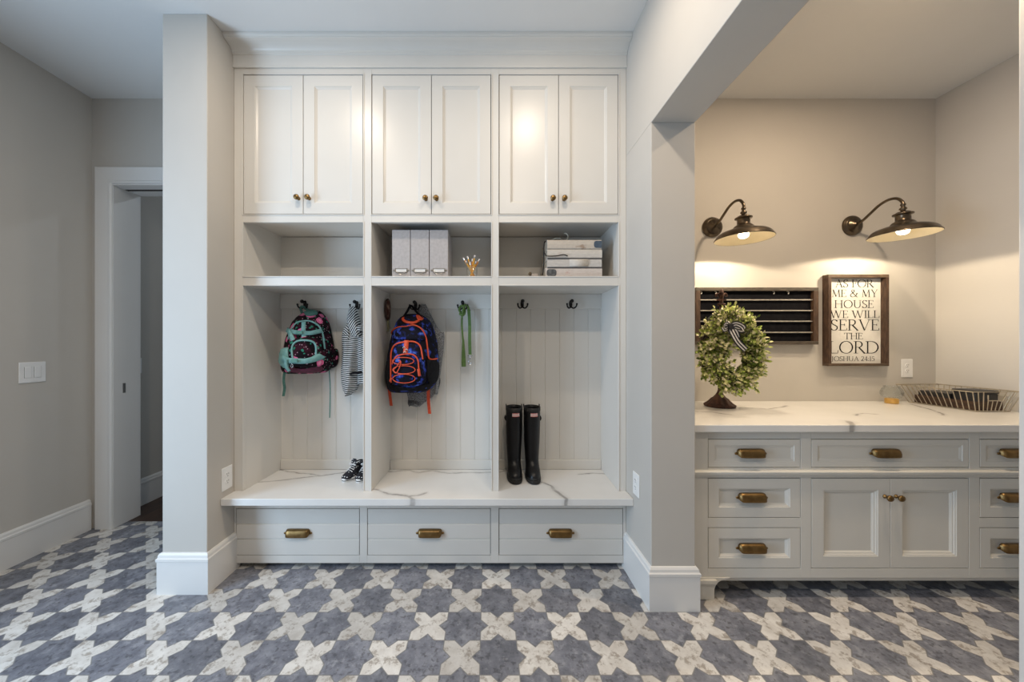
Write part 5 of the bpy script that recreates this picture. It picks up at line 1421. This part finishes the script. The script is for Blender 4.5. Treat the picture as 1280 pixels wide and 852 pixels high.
# ------------------------------------------------------------------ glass jar
jx, jy = PX(1113.5, 2.39), 2.385
t = thing('glass_jar', 'clear round glass jar with an amber base beside the wire basket', 'jar', (jx, jy, cz))
bm = B(); lathe(bm, [(0.0, 0.0), (0.032, 0.0), (0.034, 0.003), (0.0345, 0.030), (0.032, 0.034), (0.0, 0.035)], (jx, jy, cz), 32)
obj('amber_base', bm, amber_m, t, smooth=False, bevel=0.002)
bm = B(); lathe(bm, [(0.030, 0.0345), (0.046, 0.040), (0.056, 0.060), (0.057, 0.078), (0.050, 0.100), (0.040, 0.112), (0.041, 0.120), (0.039, 0.1205), (0.037, 0.112), (0.047, 0.099), (0.0545, 0.077), (0.0535, 0.061), (0.044, 0.043), (0.0, 0.037)], (jx, jy, cz), 36)
obj('glass_bowl', bm, clear_glass, t, smooth=True)

# ------------------------------------------------------------------ wire basket and what is in it
bwire = pmat('brass_grey_wire', (0.38, 0.33, 0.25), (0.50, 0.44, 0.34), 40, 0.45, metal=0.6)
RX0, RX1, RY0, RY1, RZ = 2.895, 3.195, 2.055, 2.440, 1.040       # rim
QX0, QX1, QY0, QY1, QZ = 2.955, 3.165, 2.085, 2.415, cz+0.004    # bottom
t = thing('wire_basket', 'low brass grey wire basket in the far corner of the alcove countertop', 'basket', ((RX0+RX1)/2, (RY0+RY1)/2, cz))
bm = B(); tube(bm, [(RX0, RY0, RZ), (RX1, RY0, RZ), (RX1, RY1, RZ), (RX0, RY1, RZ)], 0.0032, 8, True)
obj('rim', bm, bwire, t)
bm = B(); tube(bm, [(QX0, QY0, QZ), (QX1, QY0, QZ), (QX1, QY1, QZ), (QX0, QY1, QZ)], 0.0026, 8, True)
for k in range(1, 6):
    x = QX0+(QX1-QX0)*k/6; tube(bm, [(x, QY0, QZ), (x, QY1, QZ)], 0.0020, 6)
obj('base_wires', bm, bwire, t)
nl, ns = 13, 9
for k in range(nl+1):
    u = k/nl
    for (X0, X1) in ((RX0, QX0), (RX1, QX1)):
        bm = B(); tube(bm, [(X0, RY0+(RY1-RY0)*u, RZ), (X1, QY0+(QY1-QY0)*u, QZ)], 0.0022, 6); obj('side_wire', bm, bwire, t)
for k in range(1, ns):
    u = k/ns
    for (Y0, Y1) in ((RY0, QY0), (RY1, QY1)):
        bm = B()
        if Y0 == RY0 and 3 <= k <= 6:     # low handhold in the front side
            tube(bm, [((RX0+(RX1-RX0)*u)*.5+(QX0+(QX1-QX0)*u)*.5, (Y0+Y1)/2, (RZ+QZ)/2+.005), (QX0+(QX1-QX0)*u, Y1, QZ)], 0.0022, 6)
        else: tube(bm, [(RX0+(RX1-RX0)*u, Y0, RZ), (QX0+(QX1-QX0)*u, Y1, QZ)], 0.0022, 6)
        obj('end_wire', bm, bwire, t)
bm = B()
xa_, xb_ = RX0*.5+(RX1-RX0)*.333*.5+(QX0+(QX1-QX0)*.333)*.5, RX0*.5+(RX1-RX0)*.667*.5+(QX0+(QX1-QX0)*.667)*.5
tube(bm, [(xa_-.012, (RY0+QY0)/2-.008, RZ-.02), (xa_, (RY0+QY0)/2, (RZ+QZ)/2+.006), (xb_, (RY0+QY0)/2, (RZ+QZ)/2+.006), (xb_+.012, (RY0+QY0)/2-.008, RZ-.02)], 0.0030, 8)
obj('handle_wire', bm, bwire, t)
traywood = wood_material('dark_brown_tray_wood', (0.020, 0.010, 0.006), (0.085, 0.042, 0.022), 10, (5, 1, 5))
# dark wooden tray lying in the basket, a black folded cloth on it, a black box at the near end
ty0, ty1, txa, txb, tz = 2.100, 2.400, 2.975, 3.145, cz+0.0075
t = thing('wooden_tray', 'dark brown wooden tray lying inside the wire basket', 'tray', ((txa+txb)/2, (ty0+ty1)/2, tz))
bm = B(); box(bm, txa, txb, ty0, ty1, tz, tz+.010); obj('tray_floor', bm, traywood, t)
bm = B()
w_ = .010
for a in ((txa, txa+w_, ty0, ty1), (txb-w_, txb, ty0, ty1), (txa+w_, txb-w_, ty0, ty0+w_), (txa+w_, txb-w_, ty1-w_, ty1)): box(bm, a[0], a[1], a[2], a[3], tz+.010, tz+.052)
obj('tray_rim', bm, traywood, t, bevel=0.002)
slateb = pmat('black_slate', (0.008, 0.008, 0.010), (0.018, 0.018, 0.021), 30, 0.45)
bm = B(); box(bm, txa+.011, txb-.011, ty0+.125, ty1-.011, tz+.0105, tz+.084)
tag(obj('black_case', bm, slateb, None, bevel=0.006), 'long black case lying in the tray at the far end of the wire basket', 'case')
bm = B(); box(bm, txa+.020, txb-.008, ty0+.014, ty0+.120, tz+.0105, tz+.098)
tb = thing('black_box', 'small black lidded box standing at the near end of the wire basket', 'box', ((txa+txb)/2, ty0+.06, tz+.0105))
obj('box_body', bm, slateb, tb, bevel=0.004)
bm = B(); box(bm, txa+.017, txb-.005, ty0+.011, ty0+.123, tz+.098, tz+.118); obj('lid', bm, slateb, tb, bevel=0.005)
